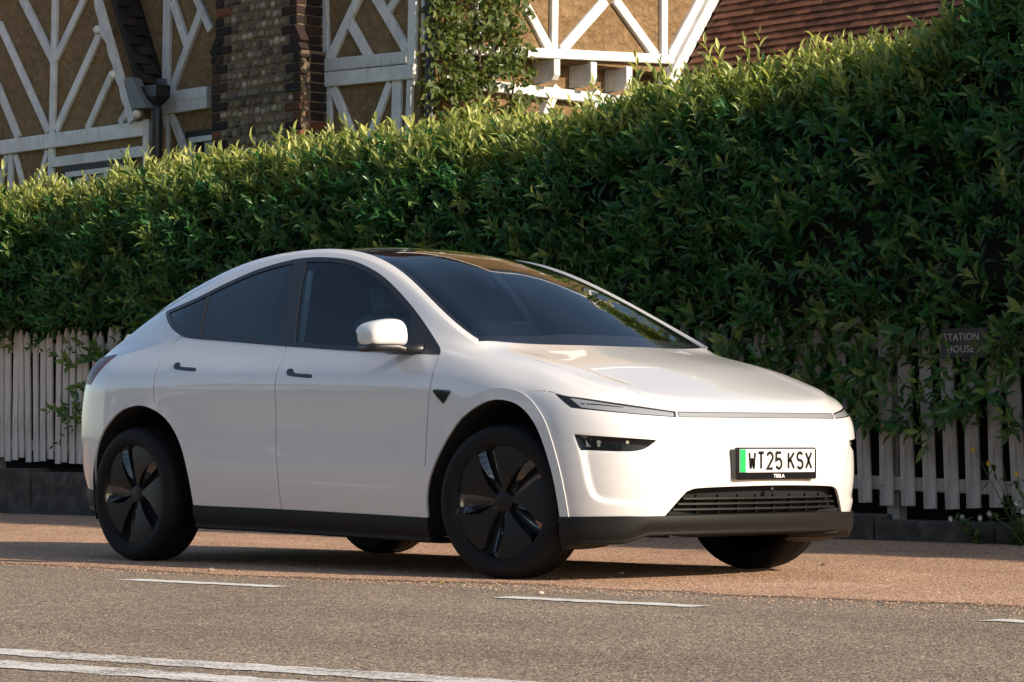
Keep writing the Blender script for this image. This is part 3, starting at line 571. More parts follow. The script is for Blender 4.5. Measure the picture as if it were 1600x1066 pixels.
# columns c0..c18 run from the nose centre round the corner, along the side and round the tail; rows go from the sill to the roof edge.  (x, half width, z)
ROWS = [
 [(.845,0,.30),(.830,.30,.30),(.775,.56,.298),(.665,.785,.295),(.44,.905,.29),(.2,.905,.285),(-.05,.915,.28),(-.45,.910,.272),(-.8,.905,.277),(-1.2,.903,.285),(-1.65,.903,.293),(-2.05,.905,.298),(-2.45,.910,.305),(-2.9,.915,.33),(-3.3,.90,.36),(-3.58,.84,.38),(-3.75,.70,.38),(-3.84,.4,.38),(-3.87,0,.38)],
 [(.872,0,.45),(.858,.30,.45),(.800,.565,.45),(.688,.80,.45),(.45,.925,.45),(.2,.935,.45),(-.05,.945,.45),(-.45,.938,.45),(-.8,.934,.455),(-1.2,.934,.46),(-1.65,.935,.465),(-2.05,.936,.47),(-2.45,.942,.475),(-2.9,.945,.48),(-3.3,.93,.50),(-3.6,.865,.50),(-3.78,.72,.50),(-3.87,.4,.50),(-3.895,0,.50)],
 [(.862,0,.62),(.848,.30,.62),(.795,.565,.62),(.685,.80,.62),(.45,.927,.625),(.2,.945,.63),(-.05,.958,.64),(-.45,.944,.64),(-.8,.9375,.64),(-1.2,.936,.645),(-1.65,.937,.65),(-2.05,.940,.655),(-2.45,.949,.66),(-2.9,.957,.67),(-3.31,.94,.68),(-3.61,.875,.68),(-3.79,.73,.68),(-3.88,.4,.68),(-3.905,0,.68)],
 [(.845,0,.71),(.832,.30,.71),(.785,.56,.712),(.675,.793,.725),(.445,.917,.745),(.2,.937,.775),(-.05,.952,.80),(-.45,.948,.81),(-.8,.945,.82),(-1.2,.944,.825),(-1.65,.945,.83),(-2.05,.948,.84),(-2.45,.952,.85),(-2.9,.953,.86),(-3.3,.935,.865),(-3.6,.87,.865),(-3.78,.725,.865),(-3.86,.4,.865),(-3.885,0,.865)],
 [(.828,0,.752),(.816,.30,.753),(.770,.553,.757),(.655,.775,.782),(.435,.895,.825),(.2,.917,.87),(-.05,.932,.91),(-.45,.937,.945),(-.8,.937,.955),(-1.2,.937,.965),(-1.65,.937,.975),(-2.05,.937,.99),(-2.45,.935,1.005),(-2.9,.925,1.02),(-3.28,.90,1.03),(-3.57,.835,1.035),(-3.73,.70,1.04),(-3.80,.4,1.045),(-3.82,0,1.05)],
 [(.818,0,.770),(.806,.30,.771),(.762,.547,.776),(.640,.762,.806),(.425,.868,.862),(.19,.888,.918),(-.06,.902,.967),(-.45,.893,1.045),(-.8,.888,1.063),(-1.2,.883,1.08),(-1.65,.878,1.10),(-2.05,.872,1.12),(-2.45,.862,1.14),(-2.85,.84,1.155),(-3.22,.80,1.145),(-3.52,.76,1.11),(-3.68,.66,1.105),(-3.745,.4,1.11),(-3.765,0,1.115)],
 [(.800,0,.787),(.788,.30,.789),(.745,.540,.797),(.622,.747,.830),(.41,.838,.893),(.18,.855,.955),(-.08,.866,1.008),(-.42,.868,1.072),(-.76,.845,1.15),(-1.12,.795,1.255),(-1.56,.765,1.335),(-2.0,.755,1.37),(-2.42,.760,1.345),(-2.82,.78,1.275),(-3.19,.755,1.205),(-3.48,.725,1.15),(-3.63,.63,1.125),(-3.69,.38,1.135),(-3.71,0,1.14)],
 [(.780,0,.806),(.768,.298,.808),(.723,.530,.819),(.598,.718,.853),(.390,.795,.916),(.165,.815,.981),(-.10,.820,1.038),(-.37,.838,1.096),(-.70,.790,1.222),(-1.05,.695,1.415),(-1.45,.628,1.56),(-1.9,.612,1.597),(-2.36,.640,1.533),(-2.78,.69,1.405),(-3.16,.70,1.285),(-3.46,.68,1.18),(-3.60,.60,1.145),(-3.66,.36,1.155),(-3.68,0,1.16)],
 [(.755,0,.824),(.743,.293,.827),(.698,.517,.840),(.577,.697,.873),(.375,.758,.933),(.15,.770,.998),(-.12,.772,1.056),(-.31,.805,1.110),(-.60,.764,1.250),(-.95,.676,1.428),(-1.38,.606,1.577),(-1.87,.588,1.617),(-2.35,.600,1.572),(-2.78,.605,1.463),(-3.14,.62,1.34),(-3.44,.615,1.21),(-3.57,.555,1.165),(-3.62,.33,1.18),(-3.64,0,1.185)],
]
P_B = np.array(ROWS)                                       # (9, 19, 3)
_k = np.array([.825, .82, .815, .815, .82, .835, .845, .845, .845])[:, None]
P_B[:, 13:, 0] = np.where(P_B[:, 13:, 0] < -2.95, -2.95+(P_B[:, 13:, 0]+2.95)*_k, P_B[:, 13:, 0])
P_B[:5, 15, 1] -= .012; P_B[:5, 16, 1] -= .02
CENT = [(.755,.824),(.50,.922),(.25,1.002),(0,1.066),(-.15,1.102),(-.50,1.287),(-.88,1.475),(-1.32,1.622),(-1.85,1.667),(-2.35,1.627),(-2.80,1.508),(-3.13,1.375),(-3.53,1.185)]
def cap_grid():
    E = P_B[8][3:16]                                       # outer edge at c3..c15
    G = np.zeros((13, 4, 3))
    for i in range(13):
        xc, zc = CENT[i]; xe, we, ze = E[i]
        for q, t in enumerate((0, .36, .70, 1.0)):
            G[i, q] = (xc+(xe-xc)*t**2, we*t, zc+(ze-zc)*t**(2.3))
    G[0, :] = P_B[8][[0, 1, 2, 3]]; G[12, :] = P_B[8][[18, 17, 16, 15]]
    return G
G_C = cap_grid()
def knots(P, axis):
    d = np.linalg.norm(np.diff(P, axis=axis), axis=-1); d = d.mean(axis=1-axis)
    return np.concatenate([[0], np.cumsum(np.maximum(d, 1e-3)**.8)])
def sub(t, counts):
    out = [t[0]]
    for i, c in enumerate(counts): out += list(t[i]+(t[i+1]-t[i])*np.arange(1, c+1)/c)
    return np.array(out)
MIR = np.array([1, -1, 1.0])
def belt_surface(nc=22, nr=12):
    Ext = np.concatenate([P_B, np.zeros((1, 19, 3))], 0)   # ghost row from the cap keeps the join smooth
    Ext[9, 3:16] = G_C[:, 2]; Ext[9, 0:3] = G_C[1, [0, 1, 2]]; Ext[9, 16:19] = G_C[11, [2, 1, 0]]
    Ext[9, 7] = P_B[8, 7]*2 - P_B[7, 7]
    full = np.concatenate([Ext[:, [2, 1]]*MIR, Ext, Ext[:, [17, 16]]*MIR], 1)
    tu = knots(full, 1); tv = knots(Ext, 0)
    uq = sub(tu, [nc]*(len(tu)-1)); a, b = 2*nc, len(uq)-2*nc
    uq = uq[a:b]; vq = sub(tv, [nr]*(len(tv)-1))[:8*nr+1]
    D = np.swapaxes(cspl(tu, np.swapaxes(full, 0, 1), uq), 0, 1)
    return cspl(tv, D, vq)                                 # (nv, nu, 3)
def cap_surface(i0, i1, ni, nq, ghost_front=None, ghost_rear=None):
    Gs = G_C[i0:i1+1]; out = np.zeros((Gs.shape[0], 1, 3)); out[:, 0] = P_B[7][3+i0:3+i1+1]
    S = np.concatenate([Gs[:, [2, 1]]*MIR, Gs, out], 1)
    a = b = 0
    if ghost_front is not None: S = np.concatenate([ghost_front, S], 0); a = 1
    if ghost_rear is not None: S = np.concatenate([S, ghost_rear], 0); b = 1
    ti = knots(S, 0); tq = knots(S, 1)
    iq = sub(ti, [ni]*(len(ti)-1)); iq = iq[a*ni:len(iq)-b*ni]
    qq = sub(tq, [nq]*(len(tq)-1))[2*nq:5*nq+1]
    D = cspl(ti, S, iq); return np.swapaxes(cspl(tq, np.swapaxes(D, 0, 1), qq), 0, 1)
def ghost_row(row, cols):                                  # (1, 6, 3) ghost line in the same layout as the cap rows
    r = P_B[row][cols]; o = r[3]*2 - r[2]
    return np.concatenate([r[[2, 1]]*MIR, r, o[None]], 0)[None]
def grid_mesh(S, flip=False):
    nv, nu = S.shape[:2]; V = S.reshape(-1, 3)
    du = np.gradient(S, axis=1); dv = np.gradient(S, axis=0)
    N = np.cross(du, dv).reshape(-1, 3); N /= np.linalg.norm(N, axis=1, keepdims=True)+1e-12
    i = np.arange(nv*nu).reshape(nv, nu); a, b, c, d = i[:-1, :-1].ravel(), i[:-1, 1:].ravel(), i[1:, 1:].ravel(), i[1:, :-1].ravel()
    F = np.concatenate([np.stack([a, b, c], 1), np.stack([a, c, d], 1)], 0)
    if flip: F = F[:, ::-1]; N = -N
    return V.copy(), N, F
# a patch = (V, N, F); y is minus the half width on the right-hand side
def to_side(p, side):
    V, N, F = p; V = V.copy(); N = N.copy()
    if side < 0: V[:, 1] *= -1; N[:, 1] *= -1; F = F[:, ::-1]
    return V, N, F
def orient(p):                                             # make faces agree with N, N pointing out of the car
    V, N, F = p; C = np.array([-1.5, 0, .75])
    if ((V-C)*N).sum(1).mean() < 0: N = -N
    fn = np.cross(V[F[:, 1]]-V[F[:, 0]], V[F[:, 2]]-V[F[:, 0]]); bad = (fn*N[F[:, 0]]).sum(1) < 0
    F = F.copy(); F[bad] = F[bad][:, ::-1]; return V, N, F
def join(ps):
    Vs, Ns, Fs = [], [], []; b = 0
    for V, N, F in ps:
        if len(F) == 0: continue
        Vs.append(V); Ns.append(N); Fs.append(F+b); b += len(V)
    if not Vs: return np.zeros((0, 3)), np.zeros((0, 3)), np.zeros((0, 3), int)
    return np.concatenate(Vs), np.concatenate(Ns), np.concatenate(Fs)
def compact(p):
    V, N, F = p
    if len(F) == 0: return np.zeros((0, 3)), np.zeros((0, 3)), np.zeros((0, 3), int)
    u, inv = np.unique(F, return_inverse=True); return V[u], N[u], inv.reshape(F.shape)
def cut(p, g):                                             # split a patch along g = 0 -> (g<0 part, g>0 part)
    V, N, F = p
    if len(F) == 0: return p, p
    s = g(V); s = np.where(np.abs(s) < 1e-7, 1e-7, s); neg = s < 0; k = neg[F].sum(1)
    Fin, Fout = F[k == 3], F[k == 0]; Fm = F[(k == 1) | (k == 2)]
    if len(Fm) == 0: return compact((V, N, Fin)), compact((V, N, Fout))
    one = neg[Fm].sum(1) == 1                              # rotate so the odd vertex comes first
    odd = np.where(one[:, None], neg[Fm], ~neg[Fm]); r = odd.argmax(1); ar = np.arange(len(Fm))
    a, b, c = Fm[ar, r], Fm[ar, (r+1) % 3], Fm[ar, (r+2) % 3]
    E = np.concatenate([np.stack([a, b], 1), np.stack([a, c], 1)]); Es = np.sort(E, 1)
    ue, inv = np.unique(Es, axis=0, return_inverse=True); inv = inv.reshape(-1)
    p0, p1 = V[ue[:, 0]], V[ue[:, 1]]; s0, s1 = s[ue[:, 0]].copy(), s[ue[:, 1]].copy(); t0 = np.zeros(len(ue)); t1 = np.ones(len(ue))
    for _ in range(5):
        t = t0 + (t1-t0)*np.clip(s0/(s0-s1), .05, .95); sm = g(p0+(p1-p0)*t[:, None])
        same = (sm < 0) == (s0 < 0); t0 = np.where(same, t, t0); s0 = np.where(same, sm, s0); t1 = np.where(same, t1, t); s1 = np.where(same, s1, sm)
    t = (t0 + (t1-t0)*np.clip(s0/(s0-s1+1e-15), 0, 1))[:, None]
    PV = p0+(p1-p0)*t; PN = N[ue[:, 0]]*(1-t)+N[ue[:, 1]]*t; PN /= np.linalg.norm(PN, axis=1, keepdims=True)
    m = len(V); ab = m+inv[:len(Fm)]; ac = m+inv[len(Fm):]
    tri = np.stack([a, ab, ac], 1); q1 = np.stack([ab, b, c], 1); q2 = np.stack([ab, c, ac], 1)
    V2 = np.concatenate([V, PV]); N2 = np.concatenate([N, PN])
    inn = np.concatenate([Fin, tri[one], q1[~one], q2[~one]]); out = np.concatenate([Fout, tri[~one], q1[one], q2[one]])
    return compact((V2, N2, inn)), compact((V2, N2, out))
def plane_xy(V, axes):                                     # 2D coordinates an outline is drawn in
    if axes == 'nose': return np.stack([np.arctan2(np.abs(V[:, 1]), V[:, 0]+.25), V[:, 2]], 1)   # angle round the nose, height
    if axes == 'top': return np.stack([V[:, 0], np.abs(V[:, 1])], 1)
    if axes == 'front': return np.stack([np.abs(V[:, 1]), V[:, 2]], 1)
    return V[:, [0, 2]]
def poly_sd(poly, axes, lim=None):                         # signed distance (negative inside) to a closed outline seen along an axis
    P = np.asarray(poly, float); Q = np.roll(P, -1, 0); d = Q-P; L2 = (d**2).sum(1)+1e-12
    lo, hi = P.min(0)-.08, P.max(0)+.08
    def g(V):
        X = plane_xy(V, axes)
        s = np.full(len(X), .08); m = ((X > lo) & (X < hi)).all(1)
        if lim is not None: m &= lim(V)
        Y = X[m]
        if len(Y):
            t = np.clip(((Y[:, None]-P[None])*d[None]).sum(2)/L2, 0, 1)
            dist = np.sqrt(((Y[:, None]-P[None]-t[..., None]*d[None])**2).sum(2).min(1))
            y0, y1 = P[:, 1], Q[:, 1]; cr = (y0[None] > Y[:, 1:2]) != (y1[None] > Y[:, 1:2])
            xi = P[None, :, 0]+(Y[:, 1:2]-y0[None])/(np.where(np.abs(y1-y0) < 1e-12, 1e-12, y1-y0)[None])*d[None, :, 0]
            ins = ((cr & (Y[:, 0:1] < xi)).sum(1) % 2) == 1
            s[m] = np.where(ins, -dist, dist)
        return s
    return g
def line_sd(pts, axes, hw, lim=None):                      # negative within hw of an open polyline
    P = np.asarray(pts, float); A, B = P[:-1], P[1:]; d = B-A; L2 = (d**2).sum(1)+1e-12; lo, hi = P.min(0)-.05, P.max(0)+.05
    def g(V):
        X = plane_xy(V, axes)
        s = np.full(len(X), .05); m = ((X > lo) & (X < hi)).all(1)
        if lim is not None: m &= lim(V)
        Y = X[m]
        if len(Y):
            t = np.clip(((Y[:, None]-A[None])*d[None]).sum(2)/L2, 0, 1)
            s[m] = np.sqrt(((Y[:, None]-A[None]-t[..., None]*d[None])**2).sum(2).min(1))-hw
        return s
    return g
def smooth_poly(pts, n=8, closed=True):                    # rounded outline through points (Catmull-Rom); a point given as (a, b, 1) stays a sharp corner
    out = []; m = len(pts); rng = range(m) if closed else range(m-1)
    P = [np.array(p[:2], float) for p in pts]; sharp = [len(p) > 2 for p in pts]
    for i in rng:
        p1, p2 = P[i], P[(i+1) % m]
        p0 = P[i-1] if (closed or i > 0) and not sharp[i] else p1*2-p2
        p3 = P[(i+2) % m] if (closed or i+2 < m) and not sharp[(i+1) % m] else p2*2-p1
        for k in range(n):
            t = k/n; out.append(.5*((2*p1)+(-p0+p2)*t+(2*p0-5*p1+4*p2-p3)*t*t+(-p0+3*p1-3*p2+p3)*t**3))
    if not closed: out.append(P[-1])
    return np.array(out)
def thicken(p, d):                                         # give a panel's border a return edge of depth d
    V, N, F = p
    if len(F) == 0: return p
    E = np.concatenate([F[:, [0, 1]], F[:, [1, 2]], F[:, [2, 0]]]); Es = np.sort(E, 1)
    u, idx, cnt = np.unique(Es, axis=0, return_index=True, return_counts=True); B = E[idx[cnt == 1]]
    n = len(V); a, b = B[:, 0], B[:, 1]; m = len(B)
    W = np.concatenate([V[a], V[b], V[a]-N[a]*d, V[b]-N[b]*d])
    fn = np.cross(V[b]-V[a], -N[a]); fn /= np.linalg.norm(fn, axis=1, keepdims=True)+1e-12
    k = np.arange(m); Q = np.concatenate([np.stack([n+k, n+2*m+k, n+m+k], 1), np.stack([n+m+k, n+2*m+k, n+3*m+k], 1)])
    return np.concatenate([V, W]), np.concatenate([N, -fn, -fn, -fn, -fn]), np.concatenate([F, Q])
def offset_patch(p, d): return p[0]+p[1]*d, p[1], p[2]
def patch_obj(name, p, mat, parent):
    V, N, F = p; o = link(name, mesh_vf(name, V, F, mat, True, N), parent); return o
S_BELT = belt_surface(); S_HOOD = cap_surface(0, 4, 22, 22, ghost_front=ghost_row(7, [0, 1, 2, 3])); S_TOP = cap_surface(4, 12, 22, 22, ghost_rear=ghost_row(7, [18, 17, 16, 15]))

def fit_edges(S, c_from, front=None, rear=None):           # pull the cap's border exactly onto the belt's top edge
    T = S_BELT[-1]; ni, nq = S.shape[0], S.shape[1]; q = np.linspace(0, 1, nq)[None, :, None]; i = np.linspace(0, 1, ni)[:, None, None]
    side = T[22*c_from:22*c_from+ni]; S = S + (side-S[:, -1])[:, None]*q**3
    if front is not None: S = S + (front-S[0])[None]*(1-i)**4
    if rear is not None: S = S + (rear-S[-1])[None]*i**4
    return S
S_HOOD = fit_edges(S_HOOD, 3, front=S_BELT[-1][:3*22+1]); S_TOP = fit_edges(S_TOP, 7, rear=S_BELT[-1][::-1][:3*22+1])
S_TOP[0] = S_HOOD[-1]
# recessed air curtain behind each lower lamp
def curtain(S):
    V = S.reshape(-1, 3); P = smooth_poly([(.893,.668,1),(.866,.577),(.839,.43),(.805,.371),(.712,.352),(.54,.345,1),(.50,.43),(.54,.55),(.577,.64,1)], 5)
    d = poly_sd(P, 'nose', lim=lambda V: V[:, 0] > .2)(V).reshape(S.shape[:2]); a = np.arctan2(S[..., 1], S[..., 0]+.25)
    k = np.clip(-d/.022, 0, 1); k = k*k*(3-2*k); f = np.clip((a-.50)/.34, 0, 1)
    n = np.stack([np.cos(a), np.sin(a), a*0], -1); return S - n*(.020*k*f)[..., None]
S_BELT = curtain(S_BELT)
# ================================================================== car: materials
def paint_mat():
    m = NT('white_car_paint'); c = m.coord()
    m.set(color=m.ramp(m.noise(c, 3.0, 3, .5), [(.3, (.70, .69, .68)), (.7, (.73, .72, .71))]), rough=.32, spec=.5, coat=1.0, coatr=.03)
    return m.m
def glass_mat(name, tint, gloss=1.0, ior=1.5):
    m = NT(name); t = m.t; t.nodes.remove(m.b)
    tr = m.n('BsdfTransparent'); tr.inputs[0].default_value = (*tint, 1)
    gl = m.n('BsdfGlossy'); gl.inputs['Color'].default_value = (gloss, gloss, gloss, 1); gl.inputs['Roughness'].default_value = .01
    fr = m.n('Fresnel'); fr.inputs[0].default_value = ior; mx = m.n('MixShader')
    m.l(fr.outputs[0], mx.inputs[0]); m.l(tr.outputs[0], mx.inputs[1]); m.l(gl.outputs[0], mx.inputs[2]); m.l(mx.outputs[0], m.out.inputs[0])
    return m.m
M_PAINT = paint_mat()
M_GLOSSBLACK = simple('gloss_black_trim', (.012, .012, .014), .12, spec=.5, coat=.3)
M_SATIN = simple('satin_black_trim', (.016, .016, .018), .38)
M_CLAD = simple('charcoal_plastic_cladding', (.012, .0115, .011), .55, spec=.22, var=.15, vscale=30, bump=.08, bscale=500)
M_GAP = simple('shut_line_shadow_gap', (.01, .01, .01), .9)
M_PRIV = simple('privacy_glass', (.008, .018, .025), .015, spec=.55)
M_ROOFG = simple('roof_glass', (.006, .007, .008), .015, spec=.6)
M_WIN = glass_mat('tinted_side_glass', (.78, .92, .96), 1.0, 1.5); M_WS = glass_mat('windscreen_glass', (.76, .90, .94), 1.0, 1.55)
M_LENS = simple('lamp_lens', (.26, .275, .295), .10, spec=.6, coat=1.0); M_LENSD = simple('lamp_lens_smoked', (.008, .010, .012), .06, spec=.4)
M_CHROME = simple('lamp_reflector', (.75, .76, .78), .12, metal=1.0)
M_RED = simple('tail_lamp_red', (.10, .006, .008), .30, spec=.22)
M_TYRE = simple('tyre_rubber', (.007, .007, .0075), .72, spec=.25, var=.2, vscale=14, bump=.12, bscale=160)
M_COVER = simple('wheel_cover_dark_grey', (.011, .0102, .0098), .40, spec=.3, var=.08, vscale=6); M_WBLACK = simple('wheel_black', (.020, .022, .026), .16, spec=.8, coat=1.0)
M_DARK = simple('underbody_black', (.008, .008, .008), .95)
M_INT = simple('interior_dark', (.06, .065, .07), .8); M_SEAT = simple('seat_black', (.060, .064, .068), .6); M_PALE = simple('interior_pale_trim', (.72, .74, .68), .7)
M_PLATE = simple('number_plate_white', (.80, .80, .77), .35); M_PLGREEN = simple('number_plate_green', (.02, .42, .12), .35); M_INK = simple('plate_black_lettering', (.012, .012, .013), .4); M_WHITEINK = simple('holder_white_lettering', (.75, .75, .75), .5)
# ================================================================== car: panels cut from the shell
CAR = empty('parked_car', (-1.45, 0, 0))
tag(CAR, 'white electric hatchback with black wheel covers parked in front of the hedge', 'car')
DLO = smooth_poly([(-2.90,1.345,1),(-2.76,1.262),(-2.65,1.216),(-2.53,1.187),(-2.18,1.160),(-1.75,1.127),(-1.38,1.101),(-1.14,1.085),(-.76,1.064),(-.455,1.050,1),(-.475,1.080),(-.585,1.153),(-.783,1.278),(-.967,1.381),(-1.134,1.463),(-1.292,1.521),(-1.438,1.559),(-1.582,1.579),(-1.76,1.590),(-1.93,1.584),(-2.18,1.547),(-2.415,1.482),(-2.646,1.404)], 5)
ARCH_F = smooth_poly([(-.52,.10,1),(-.505,.369),(-.424,.542),(-.277,.708),(-.14,.792),(-.001,.830),(.150,.802),(.274,.700),(.358,.535),(.392,.37),(.395,.10,1)], 6)
ARCH_R = smooth_poly([(-3.302,.10,1),(-3.298,.37),(-3.212,.630),(-3.034,.784),(-2.84,.832),(-2.678,.806),(-2.549,.739),(-2.45,.622),(-2.395,.471),(-2.385,.30),(-2.38,.10,1)], 6)
FLARE = smooth_poly([(-.57,.10,1),(-.553,.372),(-.475,.56),(-.318,.745),(-.16,.845),(-.001,.884),(.175,.852),(.315,.74),(.402,.56),(.442,.37),(.447,.10,1)], 6)
FLARE_R = smooth_poly([(-3.325,.10,1),(-3.320,.38),(-3.242,.655),(-3.054,.822),(-2.84,.870),(-2.658,.842),(-2.518,.768),(-2.412,.64),(-2.352,.475),(-2.34,.30),(-2.335,.10,1)], 6)
def smoothstep(a): a = np.clip(a, 0, 1); return a*a*(3-2*a)
# soft crease lines on the bonnet
X, W = S_HOOD[..., 0], S_HOOD[..., 1]; wl = .66-.10*np.clip((X+.1)/.75, 0, 1)
S_HOOD[..., 2] += .005*smoothstep((W-wl)/.09)*smoothstep((.80-X)/.4)*np.clip((.78-W)/.18, 0, 1)
patches = {}
for nm, S in (('belt', S_BELT), ('hood', S_HOOD), ('top', S_TOP)):
    for sd in (1, -1): patches[nm, sd] = orient(to_side(grid_mesh(S*np.array([1, -1, 1.])), sd))    # sd 1 = right-hand side (y < 0)
dlo = poly_sd(DLO, 'side'); arch_f = poly_sd(ARCH_F, 'side'); arch_r = poly_sd(ARCH_R, 'side'); flare = poly_sd(FLARE, 'side'); flare_r = poly_sd(FLARE_R, 'side')
GAP = .0032
G_FDF = line_sd(smooth_poly([(-.462,1.052),(-.458,.99),(-.458,.906),(-.476,.789),(-.496,.604),(-.510,.428),(-.520,.25)], 5, False), 'side', GAP)
G_FDR = line_sd(smooth_poly([(-1.66,1.13),(-1.652,1.0),(-1.648,.8),(-1.655,.606),(-1.642,.48),(-1.652,.25)], 5, False), 'side', GAP)
G_RDR = line_sd(smooth_poly([(-2.60,1.205),(-2.675,1.15),(-2.70,1.10),(-2.692,1.03),(-2.682,.88),(-2.655,.76)], 5, False), 'side', GAP)
FDOOR = poly_sd([(-.462,1.06),(-.458,.906),(-.476,.789),(-.496,.604),(-.510,.428),(-.520,.20),(-1.652,.20),(-1.642,.48),(-1.655,.606),(-1.648,.8),(-1.652,1.0),(-1.66,1.15)], 'side')
RDOOR = poly_sd([(-1.66,1.15),(-1.652,1.0),(-1.648,.8),(-1.655,.606),(-1.642,.48),(-1.652,.20),(-2.36,.20),(-2.40,.55),(-2.655,.76),(-2.682,.88),(-2.692,1.03),(-2.70,1.10),(-2.675,1.15),(-2.60,1.205),(-2.45,1.25)], 'side')
# lamps and openings in the front, drawn as (angle round the nose, height)
A_HL = .492
HEAD = poly_sd(smooth_poly([(.988,.8585,1),(.929,.843),(.865,.834),(.701,.806),(A_HL,.7725,1),(A_HL-.002,.745,1),(.60,.753),(.704,.763),(.89,.786),(.915,.796),(.95,.824)], 5), 'nose')
LENS = poly_sd(smooth_poly([(.915,.8345,1),(.865,.8275),(.701,.7985),(A_HL+.008,.7680,1),(A_HL+.006,.7505,1),(.60,.7585),(.704,.7690),(.865,.791,1)], 5), 'nose')
BAR = poly_sd([(-.01,.7725),(.12,.7725),(A_HL-.008,.7725),(A_HL-.012,.745),(.12,.7445),(-.01,.7445)], 'nose'); BAR_IN = poly_sd([(-.01,.7690),(.12,.7690),(A_HL-.014,.7690),(A_HL-.017,.7490),(.12,.7485),(-.01,.7485)], 'nose')
FOG = poly_sd(smooth_poly([(.892,.668,1),(.73,.655),(.577,.6425,1),(.62,.606),(.665,.5925),(.72,.5915),(.868,.598,1)], 5), 'nose')
FOGLIP = poly_sd([(.868,.598),(.72,.5915),(.70,.590),(.80,.582),(.865,.572)], 'nose')
GRILLE = poly_sd(smooth_poly([(-.6,.300,1),(-.464,.398),(-.44,.415),(-.40,.425),(-.24,.431),(0,.434),(.24,.431),(.40,.425),(.44,.415),(.464,.398),(.545,.295,1),(0,.27)], 5), 'nose')
TAIL = poly_sd(smooth_poly([(-3.20,1.118,1),(-3.32,.965),(-3.40,.955),(-3.8,.955,1),(-3.8,1.09,1),(-3.5,1.10)], 5), 'side')
BADGE = poly_sd(smooth_poly([(-.428,.882),(-.37,.881),(-.312,.876),(-.318,.860),(-.352,.822),(-.368,.822),(-.425,.866)], 4), 'side')
def handle_outline(x0, z0): return poly_sd(smooth_poly([(x0,z0),(x0+.035,z0+.004),(x0+.052,z0-.010),(x0+.075,z0-.020),(x0+.195,z0-.028),(x0+.207,z0-.036),(x0+.195,z0-.046),(x0+.04,z0-.034),(x0+.005,z0-.024)], 4), 'side')
H_R, H_F = handle_outline(-2.548, 1.052), handle_outline(-1.572, 1.000)
SEAM = line_sd(smooth_poly([(.348,.859),(.28,.867),(.206,.866),(.147,.844),(.095,.800)], 5, False), 'side', .0016, lim=lambda V: V[:, 0] > -.1)
HOODGAP = line_sd(smooth_poly([(-.30,.795),(-.10,.768),(.15,.762),(.375,.742),(.53,.695),(.63,.645),(.73,.575),(.78,.535)], 6, False), 'top', .0014, lim=lambda V: (V[:, 2] > .76))
HOOD = poly_sd(list(smooth_poly([(-.36,.805),(-.30,.795),(-.10,.768),(.15,.762),(.375,.742),(.53,.695),(.63,.645),(.73,.575),(.78,.535)], 6, False))+[(1.0,.535),(1.0,-.3),(-.36,-.3)], 'top')
front_only = lambda f: (lambda V: np.where(V[:, 0] > -.35, f(V), .05))
gapstrips = {}; body = []; bumper = []
def weld(p):
    V, N, F = p; k = np.round(V, 5); u, i, inv = np.unique(k, axis=0, return_index=True, return_inverse=True); inv = inv.reshape(-1)
    F = inv[F]; ok = (F[:, 0] != F[:, 1]) & (F[:, 1] != F[:, 2]) & (F[:, 0] != F[:, 2]); return compact((V[i], N[i], F[ok]))
def strip(p, g, key):
    a, b = cut(p, g)
    if len(a[2]): gapstrips.setdefault((key, sd), []).append(a)
    return b
doors = {}
